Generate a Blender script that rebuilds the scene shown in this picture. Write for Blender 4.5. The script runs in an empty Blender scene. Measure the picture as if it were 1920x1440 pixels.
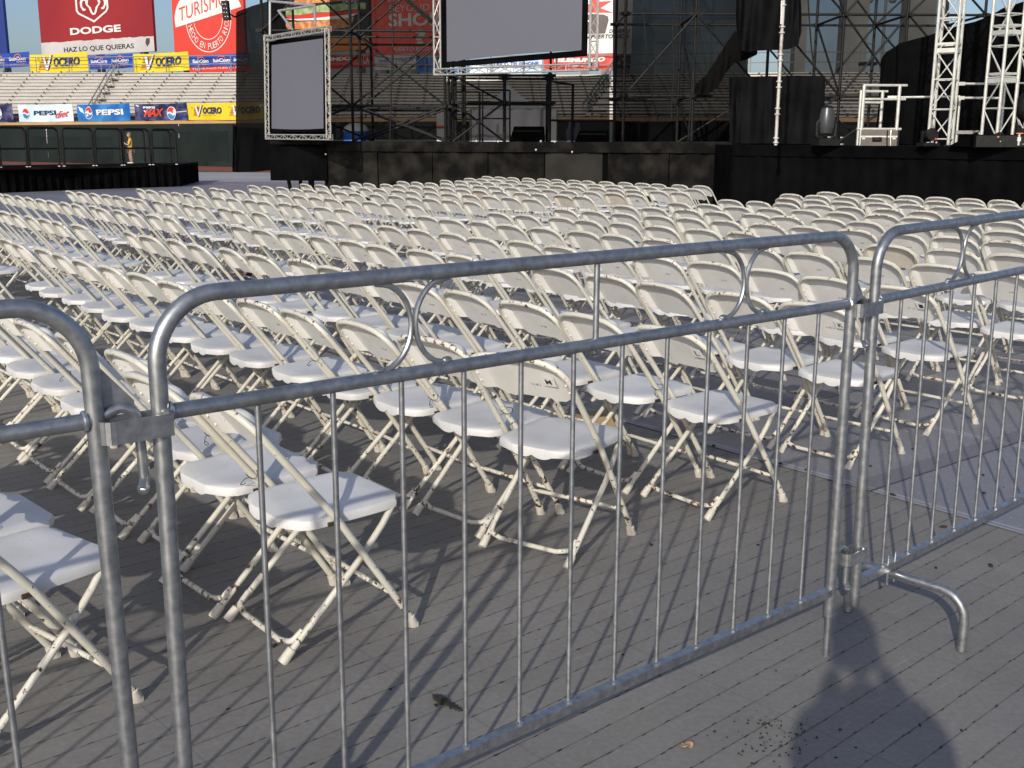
import bpy, math, random
from mathutils import Vector, Matrix, Euler
random.seed(11)
SC = bpy.context.scene
COL = SC.collection
V = Vector
def rad(a): return math.radians(a)

# ------------------------------------------------------------------ camera (measured from the chairs and the barrier)
F, PITCH, ROLL, EYE = 2053.07, .2183, -.0041, 1.44
def basis():
    cp, sp = math.cos(PITCH), math.sin(PITCH); cr, sr = math.cos(ROLL), math.sin(ROLL)
    rt = V((1, 0, 0)); fw = V((0, cp, -sp)); dn = V((0, -sp, -cp))
    return cr*rt + sr*dn, -sr*rt + cr*dn, fw
RT, DN, FW = basis()
def at(px, py, D):
    """world point at forward distance D of something measured at (px, py) in the photograph"""
    d = RT*((px-960)/F) + DN*((py-720)/F) + FW
    return V((0, 0, EYE)) + d*(D/d.y)
def gp(px, py, z=0):
    d = RT*((px-960)/F) + DN*((py-720)/F) + FW
    return V((0, 0, EYE)) + d*((z-EYE)/d.z)
def base(px, D, z=0, py=262):
    p = at(px, py, D); return V((p.x, p.y, z))
def zat(px, py, D): return at(px, py, D).z
def pix(P):
    P = V(P)-V((0, 0, EYE)); c = P.dot(FW)
    if c < .05: return (-9999, -9999)
    return 960+F*P.dot(RT)/c, 720+F*P.dot(DN)/c

cd = bpy.data.cameras.new('camera'); cam = bpy.data.objects.new('camera', cd); COL.objects.link(cam)
m = Matrix.Identity(4)
for i in range(3):
    m[i][0], m[i][1], m[i][2] = RT[i], -DN[i], -FW[i]
m[2][3] = EYE
cam.matrix_world = m
cd.sensor_width = 36; cd.sensor_fit = 'HORIZONTAL'; cd.lens = 36*F/1920; cd.clip_start = .02; cd.clip_end = 900
SC.camera = cam

# ------------------------------------------------------------------ materials
def nt(name):
    mt = bpy.data.materials.new(name); mt.use_nodes = True
    return mt, mt.node_tree.nodes, mt.node_tree.links, mt.node_tree.nodes['Principled BSDF']
def N(ns, t, **k):
    n = ns.new(t)
    for a, b in k.items(): setattr(n, a, b)
    return n
def ramp(ns, a, b, ca=(0, 0, 0, 1), cb=(1, 1, 1, 1)):
    r = ns.new('ShaderNodeValToRGB'); e = r.color_ramp.elements
    e[0].position, e[1].position = a, b; e[0].color, e[1].color = ca, cb
    return r
def c4(c): return (c[0], c[1], c[2], 1)
def mat(name, c1, c2=None, rough=.6, metal=0., scale=6., lo=.35, hi=.65, bump=0., bscale=None, spec=.5, detail=5, stretch=None, world=True):
    mt, ns, ln, bs = nt(name)
    bs.inputs['Roughness'].default_value = rough; bs.inputs['Metallic'].default_value = metal
    bs.inputs['Specular IOR Level'].default_value = spec
    if c2 is None: c2 = tuple(x*.8 for x in c1)
    if world: src = N(ns, 'ShaderNodeNewGeometry').outputs['Position']
    else: src = N(ns, 'ShaderNodeTexCoord').outputs['Object']
    if stretch:
        mp = N(ns, 'ShaderNodeMapping'); mp.inputs['Scale'].default_value = stretch; ln.new(src, mp.inputs['Vector']); src = mp.outputs['Vector']
    no = N(ns, 'ShaderNodeTexNoise'); no.inputs['Scale'].default_value = scale; no.inputs['Detail'].default_value = detail
    ln.new(src, no.inputs['Vector'])
    r = ramp(ns, lo, hi, c4(c1), c4(c2)); ln.new(no.outputs['Fac'], r.inputs['Fac']); ln.new(r.outputs['Color'], bs.inputs['Base Color'])
    if bump:
        nb = N(ns, 'ShaderNodeTexNoise'); nb.inputs['Scale'].default_value = bscale or scale*4; nb.inputs['Detail'].default_value = 4
        ln.new(src, nb.inputs['Vector'])
        b = N(ns, 'ShaderNodeBump'); b.inputs['Strength'].default_value = bump; b.inputs['Distance'].default_value = .02
        ln.new(nb.outputs['Fac'], b.inputs['Height']); ln.new(b.outputs['Normal'], bs.inputs['Normal'])
    return mt

def math_n(ns, ln, op, a, b=None, c=None):
    n = N(ns, 'ShaderNodeMath', operation=op)
    for i, x in enumerate((a, b, c)):
        if x is None: continue
        if isinstance(x, (int, float)): n.inputs[i].default_value = x
        else: ln.new(x, n.inputs[i])
    return n.outputs[0]
def mixc(ns, ln, fac, a, b, mode='MIX'):
    n = N(ns, 'ShaderNodeMix', data_type='RGBA', blend_type=mode)
    if isinstance(fac, (int, float)): n.inputs[0].default_value = fac
    else: ln.new(fac, n.inputs[0])
    for x, i in ((a, 6), (b, 7)):
        if isinstance(x, tuple): n.inputs[i].default_value = c4(x)
        else: ln.new(x, n.inputs[i])
    return n.outputs[2]

def chair_mat(name, c1, c2, rust=.5, rough=.45, speck=True, mark=False):
    """cream paint or moulded plastic with grime and chips; rust concentrates at the feet, brace ends and the top rim"""
    mt, ns, ln, bs = nt(name)
    bs.inputs['Roughness'].default_value = rough
    tc = N(ns, 'ShaderNodeTexCoord'); oi = N(ns, 'ShaderNodeObjectInfo')
    off = N(ns, 'ShaderNodeVectorMath', operation='ADD')
    ln.new(tc.outputs['Object'], off.inputs[0])
    cx = N(ns, 'ShaderNodeCombineXYZ'); rr = math_n(ns, ln, 'MULTIPLY', oi.outputs['Random'], 57.)
    ln.new(rr, cx.inputs[0]); ln.new(rr, cx.inputs[1]); ln.new(cx.outputs[0], off.inputs[1])
    n1 = N(ns, 'ShaderNodeTexNoise'); n1.inputs['Scale'].default_value = 7; n1.inputs['Detail'].default_value = 6; ln.new(off.outputs[0], n1.inputs['Vector'])
    r1 = ramp(ns, .38, .68, c4(c1), c4(c2)); ln.new(n1.outputs['Fac'], r1.inputs['Fac']); col = r1.outputs['Color']
    # chair to chair tone
    tone = math_n(ns, ln, 'MULTIPLY_ADD', oi.outputs['Random'], .13, .91)
    cc = N(ns, 'ShaderNodeCombineXYZ')
    for i in range(3): ln.new(tone, cc.inputs[i])
    col = mixc(ns, ln, 1., col, cc.outputs[0], 'MULTIPLY')
    if speck:
        n3 = N(ns, 'ShaderNodeTexNoise'); n3.inputs['Scale'].default_value = 90; n3.inputs['Detail'].default_value = 2; ln.new(off.outputs[0], n3.inputs['Vector'])
        r3 = ramp(ns, .70, .74); ln.new(n3.outputs['Fac'], r3.inputs['Fac'])
        col = mixc(ns, ln, math_n(ns, ln, 'MULTIPLY', r3.outputs['Color'], .55), col, (.30, .27, .22))
    if mark:   # the worn stencil on the back of each backrest
        sx = N(ns, 'ShaderNodeSeparateXYZ'); ln.new(tc.outputs['Object'], sx.inputs[0])
        mx = math_n(ns, ln, 'LESS_THAN', math_n(ns, ln, 'ABSOLUTE', math_n(ns, ln, 'SUBTRACT', sx.outputs[0], .03)), .021)
        mz = math_n(ns, ln, 'LESS_THAN', math_n(ns, ln, 'ABSOLUTE', math_n(ns, ln, 'SUBTRACT', sx.outputs[2], .628)), .0045)
        n4 = N(ns, 'ShaderNodeTexNoise'); n4.inputs['Scale'].default_value = 150; ln.new(off.outputs[0], n4.inputs['Vector'])
        r4 = ramp(ns, .47, .53); ln.new(n4.outputs['Fac'], r4.inputs['Fac'])
        k = math_n(ns, ln, 'MULTIPLY', math_n(ns, ln, 'MULTIPLY', mx, mz), r4.outputs['Color'])
        k = math_n(ns, ln, 'MULTIPLY', k, math_n(ns, ln, 'GREATER_THAN', oi.outputs['Random'], .35))
        col = mixc(ns, ln, math_n(ns, ln, 'MULTIPLY', k, .8), col, (.10, .10, .10))
    if rust:
        sx = N(ns, 'ShaderNodeSeparateXYZ'); ln.new(tc.outputs['Object'], sx.inputs[0]); z = sx.outputs[2]
        low = N(ns, 'ShaderNodeMapRange'); low.inputs[1].default_value = .05; low.inputs[2].default_value = .34; low.inputs[3].default_value = .105; low.inputs[4].default_value = 0.
        ln.new(z, low.inputs[0])
        hi = N(ns, 'ShaderNodeMapRange'); hi.inputs[1].default_value = .64; hi.inputs[2].default_value = .74; hi.inputs[3].default_value = 0.; hi.inputs[4].default_value = .062
        ln.new(z, hi.inputs[0])
        n2 = N(ns, 'ShaderNodeTexNoise'); n2.inputs['Scale'].default_value = 42; n2.inputs['Detail'].default_value = 5; n2.inputs['Roughness'].default_value = .65
        ln.new(off.outputs[0], n2.inputs['Vector'])
        s = math_n(ns, ln, 'ADD', n2.outputs['Fac'], math_n(ns, ln, 'ADD', low.outputs[0], hi.outputs[0]))
        s = math_n(ns, ln, 'ADD', s, math_n(ns, ln, 'MULTIPLY_ADD', oi.outputs['Random'], .07, -.045))
        r2 = ramp(ns, .70-.06*rust, .735-.06*rust); ln.new(s, r2.inputs['Fac'])
        rc = ramp(ns, .4, .6, (.030, .016, .009, 1), (.15, .065, .025, 1)); ln.new(n1.outputs['Fac'], rc.inputs['Fac'])
        col = mixc(ns, ln, r2.outputs['Color'], col, rc.outputs['Color'])
    ln.new(col, bs.inputs['Base Color'])
    nb = N(ns, 'ShaderNodeTexNoise'); nb.inputs['Scale'].default_value = 220; ln.new(off.outputs[0], nb.inputs['Vector'])
    b = N(ns, 'ShaderNodeBump'); b.inputs['Strength'].default_value = .12; b.inputs['Distance'].default_value = .002
    ln.new(nb.outputs['Fac'], b.inputs['Height']); ln.new(b.outputs['Normal'], bs.inputs['Normal'])
    return mt

def galv_mat():
    mt, ns, ln, bs = nt('galvanised steel')
    bs.inputs['Metallic'].default_value = .85
    g = N(ns, 'ShaderNodeNewGeometry')
    v = N(ns, 'ShaderNodeTexNoise'); v.inputs['Scale'].default_value = 55; v.inputs['Detail'].default_value = 6; ln.new(g.outputs['Position'], v.inputs['Vector'])
    n2 = N(ns, 'ShaderNodeTexNoise'); n2.inputs['Scale'].default_value = 9; n2.inputs['Detail'].default_value = 5; ln.new(g.outputs['Position'], n2.inputs['Vector'])
    r = ramp(ns, .3, .7, (.27, .29, .31, 1), (.46, .47, .48, 1)); ln.new(v.outputs['Fac'], r.inputs['Fac'])
    r2 = ramp(ns, .55, .75, (1, 1, 1, 1), (.62, .62, .60, 1)); ln.new(n2.outputs['Fac'], r2.inputs['Fac'])
    ln.new(mixc(ns, ln, 1., r.outputs['Color'], r2.outputs['Color'], 'MULTIPLY'), bs.inputs['Base Color'])
    rr = ramp(ns, .3, .7, (.30, .30, .30, 1), (.50, .50, .50, 1)); ln.new(n2.outputs['Fac'], rr.inputs['Fac']); ln.new(rr.outputs['Color'], bs.inputs['Roughness'])
    b = N(ns, 'ShaderNodeBump'); b.inputs['Strength'].default_value = .10; b.inputs['Distance'].default_value = .003
    ln.new(v.outputs['Fac'], b.inputs['Height']); ln.new(b.outputs['Normal'], bs.inputs['Normal'])
    return mt

def tile_mat():
    """interlocking grey floor planks 87 mm wide, running along the barrier, with clips and cross joints"""
    mt, ns, ln, bs = nt('grey floor tiles')
    g = N(ns, 'ShaderNodeNewGeometry')
    vr = N(ns, 'ShaderNodeVectorRotate', rotation_type='Z_AXIS'); vr.inputs['Angle'].default_value = -rad(42.2)
    ln.new(g.outputs['Position'], vr.inputs['Vector'])
    s = N(ns, 'ShaderNodeSeparateXYZ'); ln.new(vr.outputs[0], s.inputs[0]); X, Y = s.outputs[0], s.outputs[1]
    P = .0872
    yy = math_n(ns, ln, 'DIVIDE', math_n(ns, ln, 'SUBTRACT', Y, 1.26-P*100), P)
    row = math_n(ns, ln, 'FLOOR', yy); fy = math_n(ns, ln, 'FRACT', yy)
    dy = math_n(ns, ln, 'MULTIPLY', math_n(ns, ln, 'MINIMUM', fy, math_n(ns, ln, 'SUBTRACT', 1., fy)), P)   # metres from a groove
    wn = N(ns, 'ShaderNodeTexWhiteNoise', noise_dimensions='1D'); ln.new(row, wn.inputs['W'])
    xo = math_n(ns, ln, 'MULTIPLY_ADD', wn.outputs['Value'], .30, X)
    fx = math_n(ns, ln, 'FRACT', math_n(ns, ln, 'DIVIDE', math_n(ns, ln, 'ADD', xo, 60.), .30))
    wig = N(ns, 'ShaderNodeTexNoise'); wig.inputs['Scale'].default_value = 16; ln.new(vr.outputs[0], wig.inputs['Vector'])
    wl = math_n(ns, ln, 'MULTIPLY_ADD', wig.outputs['Fac'], .0030, .0007)
    line = math_n(ns, ln, 'LESS_THAN', dy, wl)
    clipx = math_n(ns, ln, 'MAXIMUM', math_n(ns, ln, 'LESS_THAN', fx, .055),
                   math_n(ns, ln, 'MULTIPLY', math_n(ns, ln, 'GREATER_THAN', fx, .43), math_n(ns, ln, 'LESS_THAN', fx, .475)))
    clip = math_n(ns, ln, 'MULTIPLY', clipx, math_n(ns, ln, 'LESS_THAN', dy, .0036))
    fj = math_n(ns, ln, 'FRACT', math_n(ns, ln, 'DIVIDE', math_n(ns, ln, 'ADD', X, 60.07), .605))
    joint = math_n(ns, ln, 'LESS_THAN', fj, .0045)
    fj2 = math_n(ns, ln, 'FRACT', math_n(ns, ln, 'DIVIDE', math_n(ns, ln, 'ADD', X, 60.22), .3025))
    fine = math_n(ns, ln, 'LESS_THAN', fj2, .006)
    n1 = N(ns, 'ShaderNodeTexNoise'); n1.inputs['Scale'].default_value = 1.5; n1.inputs['Detail'].default_value = 8; n1.inputs['Roughness'].default_value = .65; ln.new(g.outputs['Position'], n1.inputs['Vector'])
    r1 = ramp(ns, .30, .72, (.186, .177, .163, 1), (.250, .240, .224, 1)); ln.new(n1.outputs['Fac'], r1.inputs['Fac'])
    wn2 = N(ns, 'ShaderNodeTexWhiteNoise', noise_dimensions='2D'); cx = N(ns, 'ShaderNodeCombineXYZ')
    ln.new(row, cx.inputs[0]); ln.new(math_n(ns, ln, 'FLOOR', math_n(ns, ln, 'DIVIDE', X, .605)), cx.inputs[1]); ln.new(cx.outputs[0], wn2.inputs['Vector'])
    t = math_n(ns, ln, 'MULTIPLY_ADD', wn2.outputs['Value'], .10, .95); tc = N(ns, 'ShaderNodeCombineXYZ')
    for i in range(3): ln.new(t, tc.inputs[i])
    col = mixc(ns, ln, 1., r1.outputs['Color'], tc.outputs[0], 'MULTIPLY')
    # scuffs and brown stains
    n2 = N(ns, 'ShaderNodeTexNoise'); n2.inputs['Scale'].default_value = 5; n2.inputs['Detail'].default_value = 7; n2.inputs['Distortion'].default_value = 1.2; ln.new(g.outputs['Position'], n2.inputs['Vector'])
    r2 = ramp(ns, .66, .78); ln.new(n2.outputs['Fac'], r2.inputs['Fac'])
    col = mixc(ns, ln, math_n(ns, ln, 'MULTIPLY', r2.outputs['Color'], .35), col, (.12, .085, .055))
    sc_ = N(ns, 'ShaderNodeMapping'); sc_.inputs['Scale'].default_value = (2.2, 26, 1); sc_.inputs['Rotation'].default_value = (0, 0, .35); ln.new(vr.outputs[0], sc_.inputs['Vector'])
    n6 = N(ns, 'ShaderNodeTexNoise'); n6.inputs['Scale'].default_value = 1.6; n6.inputs['Detail'].default_value = 6; n6.inputs['Distortion'].default_value = .8; ln.new(sc_.outputs[0], n6.inputs['Vector'])
    r6 = ramp(ns, .60, .72); ln.new(n6.outputs['Fac'], r6.inputs['Fac'])
    col = mixc(ns, ln, math_n(ns, ln, 'MULTIPLY', r6.outputs['Color'], .22), col, (.34, .33, .31))
    n7 = N(ns, 'ShaderNodeTexNoise'); n7.inputs['Scale'].default_value = .55; n7.inputs['Detail'].default_value = 5; ln.new(g.outputs['Position'], n7.inputs['Vector'])
    r7 = ramp(ns, .38, .64, (.86, .86, .87, 1), (1.08, 1.07, 1.05, 1)); ln.new(n7.outputs['Fac'], r7.inputs['Fac']); col = mixc(ns, ln, 1., col, r7.outputs['Color'], 'MULTIPLY')
    n3 = N(ns, 'ShaderNodeTexNoise'); n3.inputs['Scale'].default_value = 60; n3.inputs['Detail'].default_value = 3; ln.new(g.outputs['Position'], n3.inputs['Vector'])
    r3 = ramp(ns, .35, .75, (.9, .9, .9, 1), (1.08, 1.08, 1.08, 1)); ln.new(n3.outputs['Fac'], r3.inputs['Fac'])
    col = mixc(ns, ln, 1., col, r3.outputs['Color'], 'MULTIPLY')
    col = mixc(ns, ln, math_n(ns, ln, 'MULTIPLY', fine, .10), col, (.05, .05, .05))
    col = mixc(ns, ln, math_n(ns, ln, 'MULTIPLY', joint, .40), col, (.04, .04, .04))
    dark = math_n(ns, ln, 'MULTIPLY', line, math_n(ns, ln, 'MULTIPLY_ADD', wig.outputs['Fac'], 1.1, .0))
    col = mixc(ns, ln, dark, col, (.050, .042, .035))
    col = mixc(ns, ln, math_n(ns, ln, 'MULTIPLY', clip, .92), col, (.020, .018, .016))
    ln.new(col, bs.inputs['Base Color']); bs.inputs['Roughness'].default_value = .62; bs.inputs['Specular IOR Level'].default_value = .35
    hgt = math_n(ns, ln, 'SUBTRACT', 1., math_n(ns, ln, 'MAXIMUM', line, clip))
    b = N(ns, 'ShaderNodeBump'); b.inputs['Strength'].default_value = .35; b.inputs['Distance'].default_value = .003
    ln.new(hgt, b.inputs['Height']); ln.new(b.outputs['Normal'], bs.inputs['Normal'])
    return mt

def plate_mat():
    """lighter grey ribbed plastic panels with pale studs, in 1.15 m bays"""
    mt, ns, ln, bs = nt('ribbed grey floor panels')
    g = N(ns, 'ShaderNodeNewGeometry')
    vr = N(ns, 'ShaderNodeVectorRotate', rotation_type='Z_AXIS'); vr.inputs['Angle'].default_value = -rad(38.6)
    ln.new(g.outputs['Position'], vr.inputs['Vector'])
    s = N(ns, 'ShaderNodeSeparateXYZ'); ln.new(vr.outputs[0], s.inputs[0]); X, Y = s.outputs[0], s.outputs[1]
    n1 = N(ns, 'ShaderNodeTexNoise'); n1.inputs['Scale'].default_value = 1.1; n1.inputs['Detail'].default_value = 8; ln.new(g.outputs['Position'], n1.inputs['Vector'])
    r1 = ramp(ns, .3, .7, (.175, .176, .200, 1), (.235, .236, .262, 1)); ln.new(n1.outputs['Fac'], r1.inputs['Fac'])
    rib = math_n(ns, ln, 'FRACT', math_n(ns, ln, 'DIVIDE', math_n(ns, ln, 'ADD', math_n(ns, ln, 'MULTIPLY', X, .45), math_n(ns, ln, 'ADD', Y, 90.)), .017))
    ribl = math_n(ns, ln, 'LESS_THAN', rib, .30)
    col = mixc(ns, ln, math_n(ns, ln, 'MULTIPLY', ribl, .26), r1.outputs['Color'], (.10, .10, .12))
    dx = math_n(ns, ln, 'ABSOLUTE', math_n(ns, ln, 'SUBTRACT', math_n(ns, ln, 'FRACT', math_n(ns, ln, 'DIVIDE', math_n(ns, ln, 'ADD', X, 90.), .066)), .5))
    dy = math_n(ns, ln, 'ABSOLUTE', math_n(ns, ln, 'SUBTRACT', math_n(ns, ln, 'FRACT', math_n(ns, ln, 'DIVIDE', math_n(ns, ln, 'ADD', Y, 90.), .066)), .5))
    stud = math_n(ns, ln, 'MULTIPLY', math_n(ns, ln, 'LESS_THAN', dx, .05), math_n(ns, ln, 'LESS_THAN', dy, .05))
    col = mixc(ns, ln, math_n(ns, ln, 'MULTIPLY', stud, .6), col, (.55, .55, .56))
    # panel edges: pale strips along the row direction, dark seams the other way
    ex = math_n(ns, ln, 'MULTIPLY', math_n(ns, ln, 'FRACT', math_n(ns, ln, 'DIVIDE', math_n(ns, ln, 'SUBTRACT', X, 3.94-1.16*80), 1.16)), 1.16)
    strip = math_n(ns, ln, 'LESS_THAN', ex, .055); gap = math_n(ns, ln, 'MULTIPLY', math_n(ns, ln, 'GREATER_THAN', ex, .020), math_n(ns, ln, 'LESS_THAN', ex, .030))
    col = mixc(ns, ln, math_n(ns, ln, 'MULTIPLY', strip, .8), col, (.33, .33, .36)); col = mixc(ns, ln, math_n(ns, ln, 'MULTIPLY', gap, .7), col, (.10, .10, .11))
    ey = math_n(ns, ln, 'FRACT', math_n(ns, ln, 'DIVIDE', math_n(ns, ln, 'ADD', Y, 90.3), 1.16))
    seam = math_n(ns, ln, 'LESS_THAN', ey, .012)
    col = mixc(ns, ln, math_n(ns, ln, 'MULTIPLY', math_n(ns, ln, 'LESS_THAN', ey, .11), .55), col, (.115, .115, .135))
    col = mixc(ns, ln, math_n(ns, ln, 'MULTIPLY', seam, .9), col, (.035, .035, .04))
    ln.new(col, bs.inputs['Base Color']); bs.inputs['Roughness'].default_value = .5
    b = N(ns, 'ShaderNodeBump'); b.inputs['Strength'].default_value = .25; b.inputs['Distance'].default_value = .003
    ln.new(ribl, b.inputs['Height']); ln.new(b.outputs['Normal'], bs.inputs['Normal'])
    return mt

def scrim_mat(name, opaque, c=(.007, .007, .007)):
    """black shade netting: an even share of the light goes through the holes"""
    mt, ns, ln, bs = nt(name)
    out = [n for n in ns if n.type == 'OUTPUT_MATERIAL'][0]
    tr = N(ns, 'ShaderNodeBsdfTransparent'); df = N(ns, 'ShaderNodeBsdfDiffuse'); mx = N(ns, 'ShaderNodeMixShader')
    g = N(ns, 'ShaderNodeNewGeometry'); no = N(ns, 'ShaderNodeTexNoise'); no.inputs['Scale'].default_value = .9; no.inputs['Detail'].default_value = 4
    ln.new(g.outputs['Position'], no.inputs['Vector'])
    mr = N(ns, 'ShaderNodeMapRange'); mr.inputs[1].default_value = .3; mr.inputs[2].default_value = .7
    mr.inputs[3].default_value = max(0, opaque-.018); mr.inputs[4].default_value = min(1, opaque+.012); ln.new(no.outputs['Fac'], mr.inputs[0])
    df.inputs['Color'].default_value = c4(c)
    ln.new(mr.outputs[0], mx.inputs[0]); ln.new(tr.outputs[0], mx.inputs[1]); ln.new(df.outputs[0], mx.inputs[2]); ln.new(mx.outputs[0], out.inputs['Surface'])
    return mt

MT = {}
MT['tile'] = tile_mat(); MT['plate'] = plate_mat(); MT['galv'] = galv_mat()
MT['weld'] = mat('bright weld zinc', (.58, .59, .61), (.36, .37, .39), rough=.34, metal=.9, scale=130)
MT['tube'] = chair_mat('cream painted tube', (.66, .635, .545), (.57, .545, .46), rust=1.0, rough=.38)
MT['seat'] = chair_mat('white seat plastic', (.66, .655, .645), (.57, .565, .55), rust=0, rough=.5)
MT['back'] = chair_mat('white backrest plastic', (.765, .755, .715), (.69, .68, .635), rust=0, rough=.45, mark=True)
MT['back_beige'] = chair_mat('beige backrest plastic', (.68, .63, .53), (.60, .555, .46), rust=0, rough=.45)
MT['back_pink'] = chair_mat('pinkish backrest plastic', (.68, .585, .52), (.60, .52, .46), rust=0, rough=.45)
MT['cap'] = mat('yellowed rubber cap', (.60, .57, .50), (.50, .46, .38), rough=.55, scale=40)
MT['bracket'] = mat('dark hinge steel', (.05, .045, .04), (.11, .08, .06), rough=.5, metal=.5, scale=60)
MT['paper'] = mat('paper label', (.80, .80, .79), (.74, .74, .72), rough=.8, scale=50)
MT['ink'] = mat('black ink', (.02, .02, .02), (.04, .04, .04), rough=.6)
MT['wire'] = mat('black tie wire', (.03, .03, .03), (.06, .055, .05), rough=.5)
MT['black_cloth'] = mat('black drape cloth', (.0028, .0029, .0031), (.0052, .0053, .0056), rough=1., scale=2, bump=.3, bscale=3, spec=.015)
MT['black_shiny'] = mat('black plastic sheeting', (.0030, .0032, .0035), (.0055, .006, .0065), rough=.62, scale=2.5, bump=.8, bscale=1.7, spec=.05)
MT['black_ply'] = mat('scuffed black plywood', (.006, .0058, .0054), (.030, .027, .023), rough=.9, scale=2.6, lo=.42, hi=.80, detail=9, spec=.06)
MT['grey_ply'] = mat('grey scuffed plywood', (.021, .020, .018), (.031, .0295, .0265), rough=.9, scale=2, detail=8, spec=.06)
MT['black_steel'] = mat('black painted steel', (.006, .0065, .006), (.014, .014, .013), rough=.55, scale=12, spec=.2)
MT['silver'] = mat('silver truss tube', (.62, .60, .55), (.50, .48, .43), rough=.35, metal=.55, scale=14)
MT['cream_truss'] = mat('dull aluminium truss', (.66, .66, .60), (.52, .52, .46), rough=.45, metal=.3, scale=10)
MT['rusty_pole'] = mat('galvanised pole with rust', (.55, .53, .49), (.30, .19, .12), rough=.6, metal=.2, scale=9, lo=.5, hi=.75, stretch=(1, 1, .5))
MT['screen'] = mat('grey projection cloth', (.135, .138, .165), (.142, .145, .172), rough=1., scale=.6, spec=.0)
MT['asphalt'] = mat('pale grey apron', (.30, .30, .31), (.36, .36, .37), rough=.8, scale=.4)
MT['grass'] = mat('outfield grass', (.05, .075, .022), (.085, .085, .035), rough=.9, scale=1.2)
MT['clay'] = mat('red warning track', (.26, .060, .035), (.21, .05, .03), rough=.9, scale=1)
MT['pad'] = mat('dark green wall padding', (.011, .018, .0165), (.018, .026, .024), rough=.75, spec=.15, scale=.5, detail=7, stretch=(1, 1, .6))
MT['pad2'] = mat('darker green wall padding', (.008, .013, .012), (.014, .021, .019), rough=.75, scale=.7, spec=.15)
MT['tan'] = mat('tan wall cap', (.52, .33, .15), (.45, .27, .12), rough=.6, scale=.7)
MT['bench'] = mat('weathered bench aluminium', (.57, .545, .505), (.49, .465, .43), rough=.5, metal=.1, scale=.8, stretch=(1, 1, 3))
MT['riser'] = mat('bench riser', (.47, .45, .42), (.40, .38, .35), rough=.6, scale=.8)
MT['dark'] = mat('dark bracket', (.03, .03, .03), rough=.6)
MT['concrete'] = mat('grey column concrete', (.20, .20, .19), (.26, .26, .245), rough=.9, scale=.6)
MT['tent'] = mat('white tent canvas', (.62, .62, .64), (.55, .55, .57), rough=.8, scale=.8)
MT['case'] = mat('brown grey flight case', (.085, .074, .063), (.115, .10, .088), rough=.5, scale=4)
MT['red'] = mat('red print', (.60, .045, .030), (.56, .040, .028), rough=.5, scale=.7)
MT['turred'] = mat('poster red', (.64, .060, .040), (.60, .052, .036), rough=.5, scale=.5)
MT['dodred'] = mat('deep red poster', (.30, .020, .022), (.235, .014, .018), rough=.5, scale=.14)
MT['white'] = mat('white print', (.74, .73, .70), (.70, .69, .66), rough=.5, scale=.8)
MT['stone'] = mat('pale stone print', (.54, .53, .52), (.45, .43, .43), rough=.6, scale=.5)
MT['black'] = mat('black print', (.012, .012, .013), (.02, .02, .02), rough=.5)
MT['navy'] = mat('navy print', (.020, .040, .13), (.016, .032, .11), rough=.5)
MT['blue'] = mat('banner blue', (.030, .085, .42), (.022, .060, .34), rough=.4, scale=.8, bump=.2, bscale=1.5)
MT['violet'] = mat('dark blue poster', (.022, .045, .22), (.018, .036, .18), rough=.5)
MT['yellow'] = mat('banner yellow', (.78, .60, .030), (.70, .53, .022), rough=.4, scale=.7, bump=.2, bscale=1.6)
MT['orange'] = mat('orange print', (.75, .20, .045), (.70, .17, .04), rough=.5)
MT['ice'] = mat('ice blue print', (.50, .66, .78), (.66, .77, .84), rough=.4, scale=.9, lo=.4, hi=.6)
MT['colablue'] = mat('cola blue print', (.012, .12, .42), (.05, .28, .62), rough=.4, scale=.8, lo=.42, hi=.72)
MT['maxbg'] = mat('dark sparkle print', (.014, .020, .075), (.22, .20, .36), rough=.4, scale=.9, lo=.46, hi=.80, stretch=(1, 1, 2))
MT['bun'] = mat('seeded bun print', (.45, .16, .05), (.62, .33, .14), rough=.5, scale=4, lo=.45, hi=.6)
MT['lettuce'] = mat('lettuce print', (.12, .22, .05), (.40, .48, .26), rough=.5, scale=2.5)
MT['brown'] = mat('dark brown print', (.075, .055, .042), (.085, .062, .05), rough=.5)
MT['flame'] = mat('orange glow print', (.55, .13, .02), (.65, .28, .05), rough=.5, scale=.5)
MT['bluebox'] = mat('blue tarpaulin', (.03, .14, .50), (.02, .10, .40), rough=.5, scale=1)
MT['skin'] = mat('skin', (.50, .29, .20), (.44, .25, .17), rough=.55, scale=20)
MT['hair'] = mat('light brown hair', (.30, .16, .07), (.20, .10, .04), rough=.6, scale=60)
MT['tshirt'] = mat('yellow shirt cloth', (.68, .42, .05), (.58, .35, .04), rough=.85, scale=12)
MT['greenpanel'] = mat('green shirt front', (.16, .42, .30), (.42, .52, .42), rough=.85, scale=12, lo=.45, hi=.55)
MT['shorts'] = mat('brown patterned trousers', (.24, .16, .11), (.36, .24, .18), rough=.9, scale=26, lo=.45, hi=.55)
MT['shoe'] = mat('white shoe', (.70, .70, .70), rough=.6)
MT['denim'] = mat('dark denim', (.035, .045, .08), (.05, .06, .1), rough=.9, scale=30)
MT['shirt'] = mat('grey shirt', (.18, .18, .19), rough=.9, scale=20)
MT['cardboard'] = mat('tan cardboard', (.40, .28, .15), (.34, .23, .12), rough=.85, scale=14)
MT['wrap'] = mat('red brown wrapper', (.28, .065, .03), (.42, .14, .06), rough=.5, scale=30)
MT['leaf'] = mat('dry leaf', (.42, .28, .17), (.30, .18, .10), rough=.8, scale=60)
MT['dirt'] = mat('black dirt', (.018, .016, .013), (.035, .03, .024), rough=.9, scale=60)
MT['scrim_thin'] = scrim_mat('thin black netting', .89)
MT['scrim_airy'] = scrim_mat('airy black netting', .77)
MT['scrim_thick'] = scrim_mat('doubled black netting', .968)

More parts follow.
